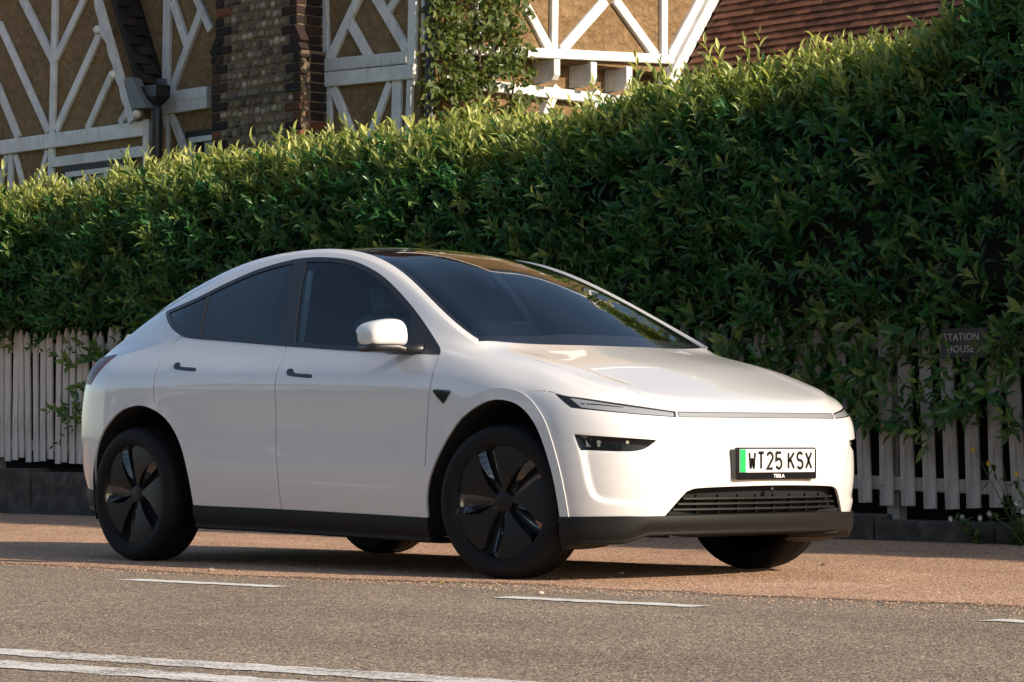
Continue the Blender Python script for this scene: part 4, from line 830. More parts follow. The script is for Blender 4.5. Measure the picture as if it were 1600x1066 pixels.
for sd in (1, -1):
    b = patches['belt', sd]
    nameS = ''
    _, b = cut(b, arch_f); _, b = cut(b, arch_r)
    glass, b = cut(b, dlo)
    # greenhouse: trim, panes, pillar
    pane, trim = cut(glass, lambda V: dlo(V)+.024)
    pil = lambda V: np.maximum((V[:, 0]+1.888)-(V[:, 2]-1.549)*(.156/-.400), -1e9)     # signed offset from the B-pillar's rear edge
    pilf = lambda V: (V[:, 0]+1.783)-(V[:, 2]-1.555)*(.183/-.418)
    rearp, rest = cut(pane, pil); bp, frontp = cut(rest, pilf)
    quart = lambda V: (V[:, 0]+2.534)-(V[:, 2]-1.453)*(.103/-.254)
    qp, rp = cut(rearp, quart); qd, qp = cut(qp, lambda V: -(quart(V)+.012))
    sail, frontp = cut(frontp, lambda V: -((V[:, 0]+.811)-(V[:, 2]-1.271)*(.118/-.171)))
    side = {'trim': join([trim, bp, qd, sail]), 'front': offset_patch(frontp, -.004), 'rear': offset_patch(rp, -.004), 'quarter': offset_patch(qp, -.004)}
    # flat lips round the wheel arches
    lips = []
    for fl in (flare, flare_r):
        lip, b = cut(b, fl); V, N, F = lip
        N2 = N*.45+np.array([0, -sd*1.0, 0]); N2 /= np.linalg.norm(N2, axis=1, keepdims=True)
        lips.append(thicken((V+N*.004, N2, F), .012) if fl is flare else thicken((V, N, F), .012))
    fd, b = cut(b, FDOOR); rd, b = cut(b, RDOOR)
    for gi, g in enumerate((G_FDF, G_FDR, G_RDR)): fd = strip(fd, g, gi); rd = strip(rd, g, gi); b = strip(b, g, gi)
    hf, fd = cut(fd, H_F); hr, rd = cut(rd, H_R)
    b = strip(b, front_only(SEAM), 3)
    bad, b = cut(b, BADGE); tail, b = cut(b, TAIL)
    nose = lambda V: .30-V[:, 0]
    front, b = cut(b, nose)
    head, front = cut(front, HEAD); lens, headframe = cut(head, LENS)
    bar, front = cut(front, BAR); barin, barframe = cut(bar, BAR_IN)
    fog, front = cut(front, FOG); foglip, front = cut(front, FOGLIP); grille, front = cut(front, GRILLE)
    front = strip(front, front_only(HOODGAP), 4); b = strip(b, front_only(HOODGAP), 4)
    hood_b1, b = cut(b, front_only(HOOD))
    above = lambda V: np.where((V[:, 2] > .7585) & (V[:, 0] > .28), front_only(HOOD)(V), .05)
    hood_b2, front = cut(front, above)
    hc = patches['hood', sd]; hc = strip(hc, front_only(HOODGAP), 4); hood_c, fend_c = cut(hc, HOOD)
    # bumper: everything of the nose below the seam line and lamps
    bump = lambda V: V[:, 2]-np.interp(V[:, 0], [.09, .206, .348, .9], [.806, .866, .862, .862])
    lowf, upf = cut(front, bump)
    doors[sd] = dict(fd=fd, rd=rd, hf=hf, hr=hr, side=side, lens=lens, headframe=headframe, bar=barin, barframe=barframe, fog=fog, foglip=foglip, bad=bad, tail=tail, lips=lips, hood=[hood_b1, hood_b2, hood_c])
    bumper.append(lowf); body += [b, upf, fend_c]
body_o = patch_obj('body_shell', thicken(join(body), .010), M_PAINT, CAR)
patch_obj('front_bumper', thicken(join(bumper), .012), M_PAINT, CAR)
patch_obj('bonnet', thicken(join(doors[1]['hood']+doors[-1]['hood']), .008), M_PAINT, CAR)
for k_, l_ in gapstrips.items(): patch_obj('shut_line', offset_patch(weld(join(l_)), -.005), M_GAP, CAR)
# windscreen and roof
def ws_top(V): return V[:, 0]+1.20+.10*(V[:, 1]/.6)**2                                    # > 0: windscreen
scr, roofg, hatch, frit, body_top = [], [], [], [], []
for sd in (1, -1):
    t = patches['top', sd]
    edge = np.array(S_TOP[:, -1]); ex, ew = edge[:, 0], edge[:, 1]; o = np.argsort(ex)
    pillar = lambda V: np.abs(V[:, 1])-(np.interp(V[:, 0], ex[o], ew[o])-.018)
    t, ps = cut(t, pillar); body_top.append(ps)
    ws, rest = cut(t, lambda V: -ws_top(V)); rg, ht = cut(rest, lambda V: -(V[:, 0]+2.66))
    inner = lambda V: np.abs(V[:, 1])-(np.interp(V[:, 0], ex[o], ew[o])-.050)
    base = lambda V: V[:, 0]+.215+.075*np.abs(V[:, 1]/.78)**2+.045
    w_in, fr = cut(ws, inner); w_in, fr2 = cut(w_in, base); w_in, fr3 = cut(w_in, lambda V: -(ws_top(V)-.035))
    scr.append(w_in); frit += [fr, fr2, fr3]; roofg.append(rg); hatch.append(ht)
for ps in body_top: V_, N_, F_ = ps; up_ = np.clip((np.interp(V_[:, 0], ex[o], ew[o])-np.abs(V_[:, 1]))/.018, 0, 1)*.013; patch_obj('roof_rail', thicken((V_+N_*up_[:, None], N_, F_), .018), M_PAINT, CAR)
patch_obj('windscreen', join(scr), M_WS, CAR); patch_obj('windscreen_surround', join(frit), M_GLOSSBLACK, CAR)
patch_obj('glass_roof', join(roofg), M_ROOFG, CAR); patch_obj('tailgate', join(hatch), M_PAINT, CAR)
for sd in (1, -1):
    d = doors[sd]; s = d['side']
    f = patch_obj('door', thicken(d['fd'], .012), M_PAINT, CAR); r = patch_obj('door', thicken(d['rd'], .012), M_PAINT, CAR)
    patch_obj('door_handle', thicken(offset_patch(d['hf'], .002), .01), M_SATIN, f); patch_obj('door_handle', thicken(offset_patch(d['hr'], .002), .01), M_SATIN, r)
    patch_obj('window', s['front'], M_WIN, f); patch_obj('window', s['rear'], M_PRIV, r)
    patch_obj('quarter_window', s['quarter'], M_PRIV, CAR); patch_obj('window_trim', thicken(offset_patch(s['trim'], .001), .01), M_SATIN, CAR)
    for l in d['lips']: patch_obj('wheel_arch_lip', l, M_PAINT, CAR)
    h = patch_obj('headlight', thicken(offset_patch(d['headframe'], -.004), .02), M_GLOSSBLACK, CAR)
    patch_obj('headlight_lens', thicken(offset_patch(d['lens'], -.003), .01), M_LENS, h)
    drl, _ = cut(d['lens'], poly_sd([(.87,.8105),(.80,.806),(.70,.7925),(.70,.7900),(.80,.8015),(.87,.8065)], 'nose')); patch_obj('running_light', offset_patch(drl, -.0015), M_GLOSSBLACK, h)
    fg = patch_obj('lower_lamp', offset_patch(d['fog'], -.014), M_LENSD, CAR)
    patch_obj('lamp_recess', offset_patch(d['foglip'], -.010), M_PAINT, CAR)
    patch_obj('side_camera', thicken(offset_patch(d['bad'], .005), .014), M_GLOSSBLACK, CAR)
    patch_obj('tail_light', thicken(offset_patch(d['tail'], .002), .015), M_RED, CAR)
lb = patch_obj('light_bar', join([offset_patch(doors[sd]['barframe'], -.006) for sd in (1, -1)]), M_GLOSSBLACK, CAR)
patch_obj('light_bar_lens', thicken(join([offset_patch(doors[sd]['bar'], -.003) for sd in (1, -1)]), .006), M_LENS, lb)
# lip spoiler along the tailgate's rear edge
TE = S_BELT[-1][15*22:]; spo = []
for a_, z_ in ((.10, .004), (.03, .020), (-.055, .030), (-.060, .020), (-.02, -.012)): spo.append(TE+np.array([a_, 0, z_])+np.stack([TE[:, 0]*0, -.02*np.ones(len(TE))*(TE[:, 1] > .02)*(a_ < 0), TE[:, 0]*0], 1))
spo = cspl(np.arange(5), np.array(spo), np.linspace(0, 4, 17))
patch_obj('rear_spoiler', join([orient(to_side(grid_mesh(spo*np.array([1, -1, 1.])), sd)) for sd in (1, -1)]), M_PAINT, CAR)
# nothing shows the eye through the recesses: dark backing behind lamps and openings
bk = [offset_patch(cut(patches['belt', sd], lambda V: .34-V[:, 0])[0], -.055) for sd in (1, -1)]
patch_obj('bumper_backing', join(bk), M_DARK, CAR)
# ------------------------------------------------------------------ lower cladding, swept along the bottom edge of the shell
ROW0 = S_BELT[0]; tdir = np.gradient(ROW0, axis=0); nrm = np.stack([-tdir[:, 1], tdir[:, 0], tdir[:, 2]*0], 1); nrm /= np.linalg.norm(nrm, axis=1, keepdims=True)
if (nrm[len(nrm)//2, 1]) < 0: nrm = -nrm
PROF_F = [(-.030, .004), (.006, .003), (.013, -.003), (.011, -.035), (-.004, -.072), (-.040, -.088), (-.30, -.09)]
PROF_S = [(-.010, .004), (.003, .003), (.006, -.006), (.002, -.055), (-.012, -.100), (-.045, -.120), (-.30, -.125)]
wgt = smoothstep((ROW0[:, 0]-.30)/.25)[:, None]
SK = np.stack([ROW0 + nrm*(a[0]*wgt+b_[0]*(1-wgt)) + np.array([0, 0, 1.])*(a[1]*wgt+b_[1]*(1-wgt)) for a, b_ in zip(PROF_F, PROF_S)])
SK[..., 1] = np.maximum(SK[..., 1], 0)
SK[3:, :, 2] -= .035*(smoothstep((ROW0[:, 1]-.66)/.14)*smoothstep((ROW0[:, 0]-.2)/.2))[None]
up = 4
SK = cspl(np.arange(7), SK, np.linspace(0, 6, 6*up+1))
cl = []
for sd in (1, -1):
    V, N, F = orient(to_side(grid_mesh(SK*np.array([1, -1, 1.])), sd)); p = (V, N, F)
    _, p = cut(p, arch_f); _, p = cut(p, arch_r); cl.append(thicken(p, .02))
patch_obj('lower_cladding', join(cl), M_CLAD, CAR)
# wheel-arch liners and underbody
for A in (ARCH_F, ARCH_R):
    for sd in (1, -1):
        V, F = [], []; n = len(A); c0 = A.mean(0)
        tri_w = [np.interp(z, [.1, .3, .45, .64, .83], [.88, .895, .925, .94, .935]) for z in A[:, 1]]
        if A is ARCH_F: tri_w = [w-.012*max(0, (x-.1)/.3) for w, x in zip(tri_w, A[:, 0])]
        A = np.stack([A[:, 0], np.maximum(A[:, 1], .215)], 1)
        for (x, z), w in zip(A, tri_w): V.append((x, -sd*(w+.002), z))
        for (x, z) in A: V.append((x, -sd*.60, z))
        for i in range(n-1): F.append((i, i+1, n+i+1, n+i))
        V.append((c0[0], -sd*.60, .2)); m = len(V)-1
        for i in range(n-1): F.append((n+i, n+i+1, m))
        mb = MB(); mb.add(V, F); mb.build('wheel_arch_liner', M_DARK, CAR, smooth=False)
mb = MB(); mb.box((-1.44, 0, .24), (.90, .86, .06)); mb.box((.20, 0, .26), (.56, .58, .06)); mb.box((-2.98, 0, .30), (.50, .58, .08)); mb.build('underbody', M_DARK, CAR)
# ------------------------------------------------------------------ grille: slats, tray, camera
def nose_curve(z, inset, wmax, n=25):
    k = np.argmin(np.abs(S_BELT[:, 0, 2]-z)); row = S_BELT[k]; w = np.linspace(0, wmax, n); j = np.argsort(row[:66, 1])
    x = np.interp(w, row[:66][j, 1], row[:66][j, 0])-inset
    pts = [(a, -b_, z) for a, b_ in zip(x[::-1], w[::-1])]+[(a, b_, z) for a, b_ in zip(x[1:], w[1:])]; return np.array(pts)
def slat(z, inset, wmax, hz, hx, mat, name):
    C = nose_curve(z, inset, wmax); n = len(C); V, F = [], []
    for p in C: V += [(p[0]+hx, p[1], p[2]-hz), (p[0]+hx*.8, p[1], p[2]+hz), (p[0]-hx, p[1], p[2]+hz*1.3), (p[0]-hx, p[1], p[2]-hz*1.3)]
    for i in range(n-1):
        for k in range(4): F.append((4*i+k, 4*i+(k+1) % 4, 4*i+4+(k+1) % 4, 4*i+4+k))
    F += [(0, 1, 2, 3), (4*n-4, 4*n-1, 4*n-2, 4*n-3)]
    mb = MB(); mb.add(V, F); return mb.build(name, mat, CAR)
for z, w in ((.377, .51), (.353, .535), (.328, .555)): slat(z, .030, w, .004, .012, M_CLAD, 'grille_slat')
slat(.301, .030, .60, .004, .040, M_CLAD, 'grille_tray')
for yy in np.linspace(-.42, .42, 8):
    x = nose_curve(.36, .038, .6); i = np.argmin(np.abs(x[:, 1]-yy)); mb = MB(); mb.box((x[i][0]-.01, yy, .352), (.008, .003, .042)); mb.build('grille_rib', M_CLAD, CAR)
mb = MB(); mb.lathe([(.0, 0), (.013, 0), (.015, .006), (.010, .012), (.006, .010), (0, .010)], 20); me = mb.mesh('front_camera', M_GLOSSBLACK, True)
o = link('front_camera', me, CAR); o.rotation_euler = (0, 0, -math.pi/2); o.location = Vector((.858, 0, .414))-CAR.location
# lower-lamp details
for sd in (1, -1):
    def nz(a, z, out):                                     # point on the shell at nose angle a, height z
        k = np.argmin(np.abs(S_BELT[:, 44, 2]-z)); row = S_BELT[k]; an = np.arctan2(row[:, 1], row[:, 0]+.25); i = np.argmin(np.abs(an[:130]-a))
        p = row[i].copy(); n_ = np.array([math.cos(a), math.sin(a), 0]); p = p+n_*out; return np.array([p[0], -sd*p[1], z]), np.array([n_[0], -sd*n_[1], 0])
    for a0, r0 in ((.80, .010), (.795, .007), (.69, .008)):
        p, n_ = nz(a0, .632 if r0 != .007 else .618, -.012); mb = MB()
        mb.tube([p-n_*.004, p+n_*.004], r0, 12); mb.build('lamp_projector', M_CHROME, CAR)
    a_, b_, c_ = nz(.845, .645, -.010)[0], nz(.825, .612, -.010)[0], nz(.845, .612, -.010)[0]; mb = MB(); mb.prism([a_, b_, c_], np.array([.004, -sd*.004, 0])); mb.build('indicator_lens', M_LENS, CAR)
# ------------------------------------------------------------------ number plate
PX, PZ = .888, .545
pl = empty('number_plate', (PX, 0, PZ)); pl.parent = CAR; pl.location = Vector((PX, 0, PZ))-CAR.location
mb = MB(); mb.box((PX-.004, 0, PZ-.010), (.010, .272, .074)); mb.build('plate_holder', M_GLOSSBLACK, pl, bevel=.004)
for yy in (-.268, .268): mb = MB(); mb.box((PX-.022, yy, PZ-.012), (.026, .010, .068)); mb.build('plate_spacer', M_GLOSSBLACK, pl, bevel=.003)
mb = MB(); mb.box((PX+.0075, 0, PZ+.003), (.002, .258, .0535)); mb.build('plate', M_PLATE, pl, bevel=.0008)
mb = MB(); mb.box((PX+.0100, -.2375, PZ+.003), (.0008, .0195, .0525)); mb.build('green_band', M_PLGREEN, pl)
CHW = .0385; LSZ = .073
def letter_strokes(ch):                                    # plain plate lettering drawn as strokes in a 50 x 79 box
    w, h = CHW, LSZ
    if ch == 'W': return [[(0, h), (w*.22, 0)], [(w*.22, 0), (w*.5, h*.66)], [(w*.5, h*.66), (w*.78, 0)], [(w*.78, 0), (w, h)]]
    if ch == 'T': return [[(0, h), (w, h)], [(w/2, h), (w/2, 0)]]
    if ch == 'K': return [[(0, h), (0, 0)], [(w, h), (0, h*.40)], [(w*.33, h*.58), (w, 0)]]
    if ch == 'X': return [[(0, h), (w, 0)], [(w, h), (0, 0)]]
    def arc(cx, cz, rx, rz, a0, a1, n=10): return [(cx+rx*math.cos(R(a0+(a1-a0)*i/n)), cz+rz*math.sin(R(a0+(a1-a0)*i/n))) for i in range(n+1)]
    if ch == '2': return [arc(w/2, h*.73, w/2, h*.27, 165, -35)+[(0, 0), (w, 0)]]
    if ch == '5': return [[(w*.94, h), (w*.08, h), (w*.03, h*.53)]+arc(w/2, h*.31, w/2, h*.31, 130, -155)]
    if ch == 'S': return [arc(w/2, h*.75, w*.48, h*.25, 25, 250)+arc(w/2, h*.26, w/2, h*.26, 80, -155)]
def stroke_mesh(strokes, t, depth, orig):
    mb = MB()
    for s in strokes:
        n = len(s); P = [np.array(p) for p in s]; Ls, Rs = [], []
        for i in range(n):
            d0 = P[i]-P[i-1] if i > 0 else P[1]-P[0]; d1 = P[i+1]-P[i] if i < n-1 else d0
            d0 = d0/np.linalg.norm(d0); d1 = d1/np.linalg.norm(d1); n0 = np.array([-d0[1], d0[0]]); n1 = np.array([-d1[1], d1[0]])
            m = n0+n1; m = m/np.linalg.norm(m); k = min(1/max(.35, m@n1), 2.0)
            Ls.append(P[i]+m*t*k); Rs.append(P[i]-m*t*k)
        V = []; F = []
        for i in range(n):
            for q in (Ls[i], Rs[i]): V += [(orig[0]+depth, orig[1]+q[0], orig[2]+q[1])]
        for i in range(n-1): F.append((2*i, 2*i+1, 2*i+3, 2*i+2))
        mb.add(V, F)
    return mb
yy = -.200
for ch in 'WT25 KSX':
    if ch == ' ': yy += .026; continue
    stroke_mesh(letter_strokes(ch), .0072, .0, (PX+.0105, yy+.006, PZ-.0335)).build('plate_character', M_INK, pl); yy += .0605
text_mesh('holder_lettering', 'TESLA', .022, (PX+.0068, .012, PZ-.0745), (0, 1, 0), (0, 0, 1), M_WHITEINK, pl, .0006, 'CENTER', 1.25, .0006)
# ------------------------------------------------------------------ door mirrors
def mirror(sd):
    secs = [(.912, .86), (.930, .97), (.965, 1.0), (1.005, .94), (1.04, .82), (1.062, .66), (1.075, .44), (1.081, .20)]; V, F = [], []; n = 28
    for w, k in secs:
        for i in range(n):
            a = 2*math.pi*i/n; ca, sa = math.cos(a), math.sin(a); e = 2/3.2
            dx = np.sign(ca)*abs(ca)**e*.085*(.30+.70*k**.6); dz = np.sign(sa)*abs(sa)**e*(.080*k*(1+.16*ca) if sa > 0 else .058*min(1, .35+k))
            V.append((-.735-(w-.93)*.36+dx-.03*(sa if sa > 0 else 0), -sd*w, 1.150+dz))
    for s_ in range(len(secs)-1):
        for i in range(n): F.append((s_*n+i, s_*n+(i+1) % n, (s_+1)*n+(i+1) % n, (s_+1)*n+i))
    F += [tuple(range(n)), tuple((len(secs)-1)*n+i for i in range(n))]
    mb = MB(); mb.add(V, F); me = mb.mesh('mirror_cap', M_PAINT, True); o = link('door_mirror', me, CAR)
    s2 = o.modifiers.new('s', 'SUBSURF'); s2.levels = s2.render_levels = 2
    mb = MB(); q = []                                      # black lower tray and stalk
    V = []; F = []
    for w, k in secs[:-1]:
        for i in range(n):
            a = 2*math.pi*i/n; ca, sa = math.cos(a), math.sin(a); e = 2/3.6
            V.append((-.735-(w-.93)*.36+np.sign(ca)*abs(ca)**e*.079*(.30+.70*k**.6), -sd*(w-.002), 1.090+np.sign(sa)*abs(sa)**e*.022-.010*(w < .95)))
    m_ = len(secs)-1
    for s_ in range(m_-1):
        for i in range(n): F.append((s_*n+i, s_*n+(i+1) % n, (s_+1)*n+(i+1) % n, (s_+1)*n+i))
    F += [tuple(range(n)), tuple((m_-1)*n+i for i in range(n))]
    mb.add(V, F); mb.build('mirror_base', M_SATIN, o, smooth=True)
    mb = MB(); mb.tube([(-.60, -sd*.862, 1.080), (-.66, -sd*.90, 1.078), (-.73, -sd*.95, 1.083)], [.026, .024, .022], 12); mb.build('mirror_stalk', M_SATIN, o, smooth=True)
    return o
for sd in (1, -1): mirror(sd)
# ------------------------------------------------------------------ wheels
def tyre_profile():
    half = [(.262, .104), (.268, .114), (.285, .123), (.310, .127), (.332, .121), (.346, .110), (.353, .098), (.3565, .085)]
    tread = []
    for y in (.058, .020, -.020, -.058): tread += [(.358, y+.006), (.3505, y+.004), (.3505, y-.004), (.358, y-.006)]
    p = [(r, -y) for r, y in half]; p += [(r, -y) for r, y in tread[:]]; p += [(r, y) for r, y in half[::-1]]
    return p
ME_TYRE = MB(); ME_TYRE.lathe(tyre_profile(), 96); ME_TYRE = ME_TYRE.mesh('tyre', M_TYRE); ME_TYRE.polygons.foreach_set('use_smooth', np.ones(len(ME_TYRE.polygons), bool)); ME_TYRE.set_sharp_from_angle(angle=R(40))
ME_RIM = MB(); ME_RIM.lathe([(.0, -.060), (.24, -.056), (.258, -.070), (.264, -.100), (.268, -.110), (.273, -.104), (.268, -.05), (.26, .05), (.25, .10)], 72); ME_RIM = ME_RIM.mesh('rim', M_WBLACK, True)
def cover_panel():
    V, F = [], []; nr, na = 10, 9
    for lay in (0, 1):
        for i in range(nr):
            t = i/(nr-1); r = .045+(.262-.045)*t
            a0 = -15-13*t**.6; a1 = 7+20*t**1.3
            if t > .86: a1 -= 40*(t-.86); a0 += 24*(t-.86)
            sw = -13*t**1.2                                       # slight swirl
            for j in range(na):
                a = R(a0+(a1-a0)*j/(na-1)+sw); y = -.083-.020*math.sin(t*math.pi*.62)-.005*t+.012*(j/(na-1))**2*t
                V.append((r*math.cos(a), y+(.018 if lay else 0), r*math.sin(a)))
    m = nr*na
    for i in range(nr-1):
        for j in range(na-1):
            q = i*na+j; F.append((q, q+1, q+na+1, q+na)); F.append((m+q, m+q+na, m+q+na+1, m+q+1))
    bd = [j for j in range(na)]+[i*na+na-1 for i in range(1, nr)]+[(nr-1)*na+j for j in range(na-2, -1, -1)]+[i*na for i in range(nr-2, 0, -1)]
    for a, b_ in zip(bd, bd[1:]+bd[:1]): F.append((a, m+a, m+b_, b_))
    mb = MB(); mb.add(V, F); me = mb.mesh('cover_panel', M_COVER); me.polygons.foreach_set('use_smooth', np.ones(len(me.polygons), bool)); me.set_sharp_from_angle(angle=R(40)); return me
def cover_blade():
    V, F = [], []; n = 8
    for i in range(n):
        t = i/(n-1); r = .055+.203*t; a = R(31+17*t-13*t**1.2); wd = R(2.2+7.0*t)
        for da, y in ((-wd, -.070-.012*math.sin(t*2.0)), (wd*.2, -.088-.016*math.sin(t*2.0)), (wd, -.066)): V.append((r*math.cos(a+da), y, r*math.sin(a+da)))
    for i in range(n-1):
        for k in range(2): F.append((3*i+k, 3*i+k+1, 3*i+4+k, 3*i+3+k))
    mb = MB(); mb.add(V, F); return mb.mesh('cover_blade', M_WBLACK, False)
ME_PANEL, ME_BLADE = cover_panel(), cover_blade()
ME_HUB = MB(); ME_HUB.lathe([(0, -.088), (.034, -.0875), (.044, -.085), (.050, -.078), (.052, -.06)], 32); ME_HUB = ME_HUB.mesh('hub_cap', M_COVER, True)
def wheel(x, sd, steer, spin):
    w = empty('wheel', (0, 0, 0)); w.parent = CAR; w.location = Vector((x, -sd*.830, .3575))-CAR.location
    w.rotation_euler = (0, 0, steer if sd > 0 else math.pi+steer)
    for nm, me in (('tyre', ME_TYRE), ('rim', ME_RIM), ('hub_cap', ME_HUB)):
        o = bpy.data.objects.new(nm, me); COL.objects.link(o); o.parent = w
    for k in range(5):
        for nm, me in (('cover_panel', ME_PANEL), ('cover_blade', ME_BLADE)):
            o = bpy.data.objects.new(nm, me); COL.objects.link(o); o.parent = w; o.rotation_euler = (0, R(spin+72*k), 0)
    return w
wheel(0, 1, R(10), -88); wheel(0, -1, R(10), 20); wheel(-2.89, 1, 0, -84); wheel(-2.89, -1, 0, 40)
# ------------------------------------------------------------------ cabin
def pad(name, c, h, mat, parent, rx=0.0, bev=.03):
    mb = MB(); M = Matrix.Rotation(rx, 3, 'Y'); mb.box(c, h, np.array(M)); return mb.build(name, mat, parent, bevel=bev)
for yy in (-.36, .36):
    s = pad('front_seat', (-1.33, yy, .98), (.075, .24, .30), M_SEAT, CAR, R(-16)); pad('headrest', (-1.44, yy, 1.36), (.05, .12, .09), M_SEAT, s, R(-12)); pad('seat_cushion', (-1.05, yy, .66), (.27, .25, .09), M_SEAT, s)
s = pad('rear_seat', (-2.35, 0, .98), (.08, .62, .28), M_SEAT, CAR, R(-18))
pad('dashboard', (-.52, 0, .97), (.20, .74, .09), M_INT, CAR, 0, .04); pad('centre_screen', (-.80, 0, 1.05), (.008, .19, .12), M_GLOSSBLACK, CAR, R(-12), .004)
mb = MB(); mb.tube([(-.83+.06*math.sin(a), -.36+.18*math.cos(a), 1.0+.17*math.sin(a)) for a in np.linspace(0, 2*math.pi, 25)], .014, 8, False); mb.build('steering_wheel', M_INT, CAR, True)
pad('cabin_floor', (-1.45, 0, .45), (1.35, .80, .05), M_INT, CAR, 0, .01)
for sd in (1, -1):
    mb = MB(); mb.prism([(-1.60, -sd*.838, 1.05), (-1.68, -sd*.838, 1.05), (-1.82, -sd*.63, 1.52), (-1.76, -sd*.63, 1.52)], (0, sd*.02, 0)); mb.build('pillar_trim', M_PALE, CAR)
    for nm, xs in (('door_card', (-.50, -1.62)), ('door_card', (-1.70, -2.5))):
        mb = MB(); mb.prism([(xs[0], -sd*.865, 1.03), (xs[1], -sd*.865, 1.06), (xs[1], -sd*.86, .45), (xs[0], -sd*.86, .45)], (0, sd*.03, 0)); mb.build(nm, M_INT, CAR)
mb = MB(); mb.prism([(-.66, -.02, 1.085), (-.66, .22, 1.085), (-.72, .22, 1.10), (-.72, -.02, 1.10)], (0, 0, .012)); mb.build('dashboard_card', M_PALE, CAR)
mb = MB(); mb.box((-2.0, 0, 1.40), (.012, .5, .02)); mb.build('cabin_crossbar', M_INT, CAR)
# ================================================================== weeds, flowers and litter along the kerb
M_WEED = leaf_mat('weed_leaf', (.030, .070, .022), (.060, .115, .030), (.16, .17, .05), .5); M_STEM = simple('weed_stem', (.07, .10, .035), .8)
M_YEL = simple('yellow_petal', (.62, .42, .03), .6); M_WHT = simple('white_petal', (.66, .66, .62), .6); M_STONE = per_object('loose_stone', [(0, (.16, .12, .09)), (.6, (.36, .28, .21)), (1, (.60, .52, .44))]); M_DRY = per_object('dry_leaf', [(0, (.16, .085, .03)), (1, (.42, .26, .08))])
def weed(label, x, y, h, nst, col, seed, spread=.16, group=None):
    r = np.random.default_rng(seed); z0 = base_z(x)-.09 if y > 3.6 else bay_z(y); w = empty('flowering_weed', (x, y, z0)); tag(w, label, 'plant', group)
    P, D, U, L = [], [], [], []
    for s in range(nst):
        tip = np.array([x+r.normal(0, spread), y-abs(r.normal(0, spread*.8))-.03, z0+h*r.uniform(.6, 1.0)]); b = np.array([x+r.normal(0, .03), y, z0-.01]); mid = (b+tip)/2+r.normal(0, .03, 3); mid[2] = b[2]+.55*(tip[2]-b[2])
        mb = MB(); mb.tube([b, mid, tip], [.004, .003, .002], 5); mb.build('stem', M_STEM, w)
        for k in range(9): t = r.uniform(.05, .9); p = b*(1-t)+tip*t; P.append(p); D.append(r.normal(0, 1, 3)+np.array([0, -.2, .3])); U.append(np.array([0, -.3, 1])+r.normal(0, .3, 3)); L.append(r.uniform(.04, .09))
        if s % 2 == 0 or nst < 4:
            mb = MB(); n = 8; c = tip; V = [tuple(c)]
            for i in range(2*n): a = i*math.pi/n; rr = .022 if i % 2 else .010; V.append((c[0]+rr*math.cos(a), c[1]-.010, c[2]+rr*math.sin(a)))
            mb.add(V, [(0, 1+i, 1+(i+1) % (2*n)) for i in range(2*n)]); mb.build('flower', col, w, fixn=False)
    L = np.array(L); V, F, _ = leaf_arrays(np.array(P), np.array(D), np.array(U), L, L*.32); o = leaf_mesh('leaves', V, F, r.random(len(L))*.5, M_WEED, w); o['kind'] = 'stuff'
weed('tall straggly weed with yellow flowers against the weathered pickets', -.42, 3.60, .62, 5, M_YEL, 1)
weed('low clump of white flowers at the foot of the kerb', -.30, 3.42, .26, 7, M_WHT, 2, .10)
weed('short leafy weed with small white flowers beside the kerb stones', -.62, 3.43, .17, 5, M_WHT, 3, .09)
weed('yellow flowered weed showing between the wide pickets', -1.55, 3.86, .26, 4, M_YEL, 4, .10)
rs = random.Random(8)
def stone(seed):
    r = random.Random(seed); bm = bmesh.new(); bmesh.ops.create_icosphere(bm, subdivisions=1, radius=1.0)
    for v in bm.verts: v.co *= r.uniform(.75, 1.15); v.co.z *= .6
    me = bpy.data.meshes.new('loose_stone'); bm.to_mesh(me); bm.free(); me.materials.append(M_STONE); return me
SM = [stone(k) for k in range(5)]
spots = [(1286, 884), (1468, 847), (1495, 846), (1425, 850), (1090, 888), (845, 928), (970, 898), (330, 893), (1545, 872)]
for px, py in spots:
    p = on_z(px, py); o = bpy.data.objects.new('loose_stone', rs.choice(SM)); COL.objects.link(o); s = rs.uniform(.012, .022); z = bay_z(p[1]) if p[1] > -1.2 else 0.0
    if p[1] > 3.35: p[1] = 3.33
    o.location = (p[0], p[1], z+s*.35); o.scale = (s*1.3, s, s); o.rotation_euler = (0, 0, rs.uniform(0, 6)); tag(o, 'small pale stone lying loose on the tarmac', 'stone', 'loose stones on the tarmac')
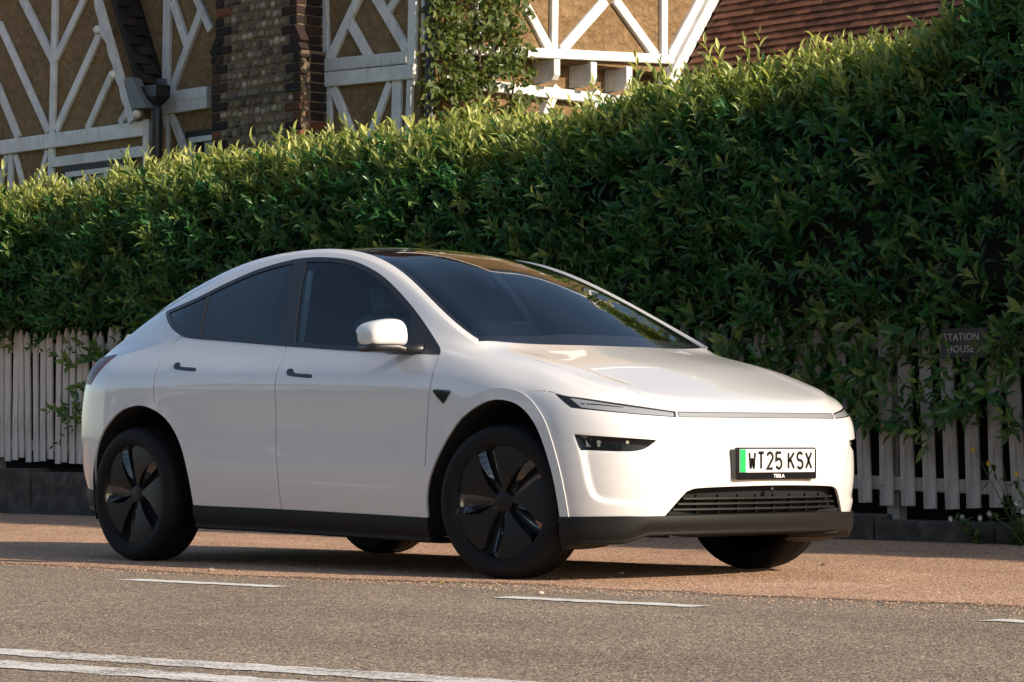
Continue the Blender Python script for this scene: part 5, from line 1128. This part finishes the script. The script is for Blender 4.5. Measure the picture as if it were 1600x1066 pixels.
# chippings standing proud of the road and the bay: far too many to count
M_GRIT = NT('chippings_grey_brown'); M_GRIT.set(color=M_GRIT.ramp(M_GRIT.n('NewGeometry').outputs['Random Per Island'], [(0, (.035, .030, .028)), (.25, (.13, .10, .075)), (.5, (.26, .195, .135)), (.8, (.36, .27, .185)), (1, (.54, .42, .30))]), rough=.85); M_GRIT = M_GRIT.m
M_GRITB = NT('chippings_red_brown'); M_GRITB.set(color=M_GRITB.ramp(M_GRITB.n('NewGeometry').outputs['Random Per Island'], [(0, (.07, .045, .035)), (.2, (.30, .18, .115)), (.55, (.56, .345, .215)), (.85, (.66, .42, .27)), (1, (.76, .56, .40))]), rough=.85); M_GRITB = M_GRITB.m
def chips(name, label, gx, gy, gz, gs, mat, seed):
    r = np.random.default_rng(seed); n = len(gx); k = 5; a = r.uniform(0, 6.28, n)[:, None]+np.arange(k)[None]*6.283/k; rr = gs[:, None]*r.uniform(.7, 1.25, (n, k))
    base = np.stack([gx[:, None]+rr*np.cos(a), gy[:, None]+rr*np.sin(a), np.repeat((gz-.001)[:, None], k, 1)], -1); topv = np.stack([gx+gs*r.uniform(-.3, .3, n), gy+gs*r.uniform(-.3, .3, n), gz+gs*r.uniform(.35, .85, n)], -1)[:, None]
    V = np.concatenate([base, topv], 1).reshape(-1, 3); F = np.array([(i, (i+1) % k, k) for i in range(k)])[None]+(np.arange(n)*(k+1))[:, None, None]
    o = link(name, mesh_vf(name, V, F.reshape(-1, 3), mat)); return tag(o, label, 'chippings', kind='stuff')
gr = np.random.default_rng(4); n = 78000; gx = gr.uniform(-3.5, 5.6, n); gy = gr.uniform(-6.6, -1.0, n)
ok = gy < -1.50+.07*gx+.12; gx, gy = gx[ok], gy[ok]; chips('road_chippings', 'coarse chippings standing proud of the worn road surface', gx, gy, np.full(len(gx), -.004), gr.uniform(.0022, .0046, len(gx)), M_GRIT, 1)
n = 60000; gx = gr.uniform(-9.5, 4.5, n); gy = np.where(gr.random(n) < .86, gr.uniform(-1.75, 3.4, n), 3.42-np.abs(gr.normal(0, .28, n))); ok = (gy > -1.50+.07*gx-.15) & (gy < 3.43); gx, gy = gx[ok], gy[ok]
chips('bay_chippings', 'red brown chippings and grit strewn over the parking bay', gx, gy, .0005+.05*np.clip((gy-1.6)/1.9, 0, 1)**1.3, gr.uniform(.0024, .0050, len(gx))*np.where(gr.random(len(gx)) > .985, 1.9, 1), M_GRITB, 2)
for k, (px, py) in enumerate([(1012, 909), (1240, 908), (1370, 852), (1290, 906), (700, 915)]):
    p = on_z(px, py); z = bay_z(p[1]) if p[1] > -1.2 else 0.0; r = np.random.default_rng(60+k); L = np.array([r.uniform(.03, .05)])
    if p[1] > 3.35: p[1] = 3.3
    V, F, _ = leaf_arrays(np.array([[p[0], p[1], z+.012]]), np.array([[r.normal(), r.normal(), .05]]), np.array([[.1, .1, 1.0]]), L, L*.5); tag(link('fallen_leaf', mesh_vf('fallen_leaf', V, F, M_DRY)), 'dry brown leaf fallen on the tarmac', 'leaf', 'fallen leaves on the tarmac')

# unseen wood added behind the camera, to mirror a dark skyline in the car
wr = np.random.default_rng(21); n = 9000; wx = wr.uniform(-75, 34, n); top = 7.5+1.6*np.sin(wx*.21)+1.1*np.sin(wx*.53+1)+.8*np.sin(wx*1.3); wz = top*wr.random(n)**.8; wy = -34-2.0*np.sin(wx*.4)-wr.uniform(0, 3, n)+1.2*np.sin(wz*1.1+wx)
D = wr.normal(0, 1, (n, 3)); L = wr.uniform(.5, 1.1, n); V, F, _ = leaf_arrays(np.stack([wx, wy, wz], 1), D, np.array([0, 1.0, .5])+wr.normal(0, .4, (n, 3)), L, L*.7)
o = leaf_mesh('backdrop', V, F, wr.random(n)*.2, M_WEED); tag(o, 'unseen trees added as woodland on the other side of the road', 'backdrop', kind='stuff')
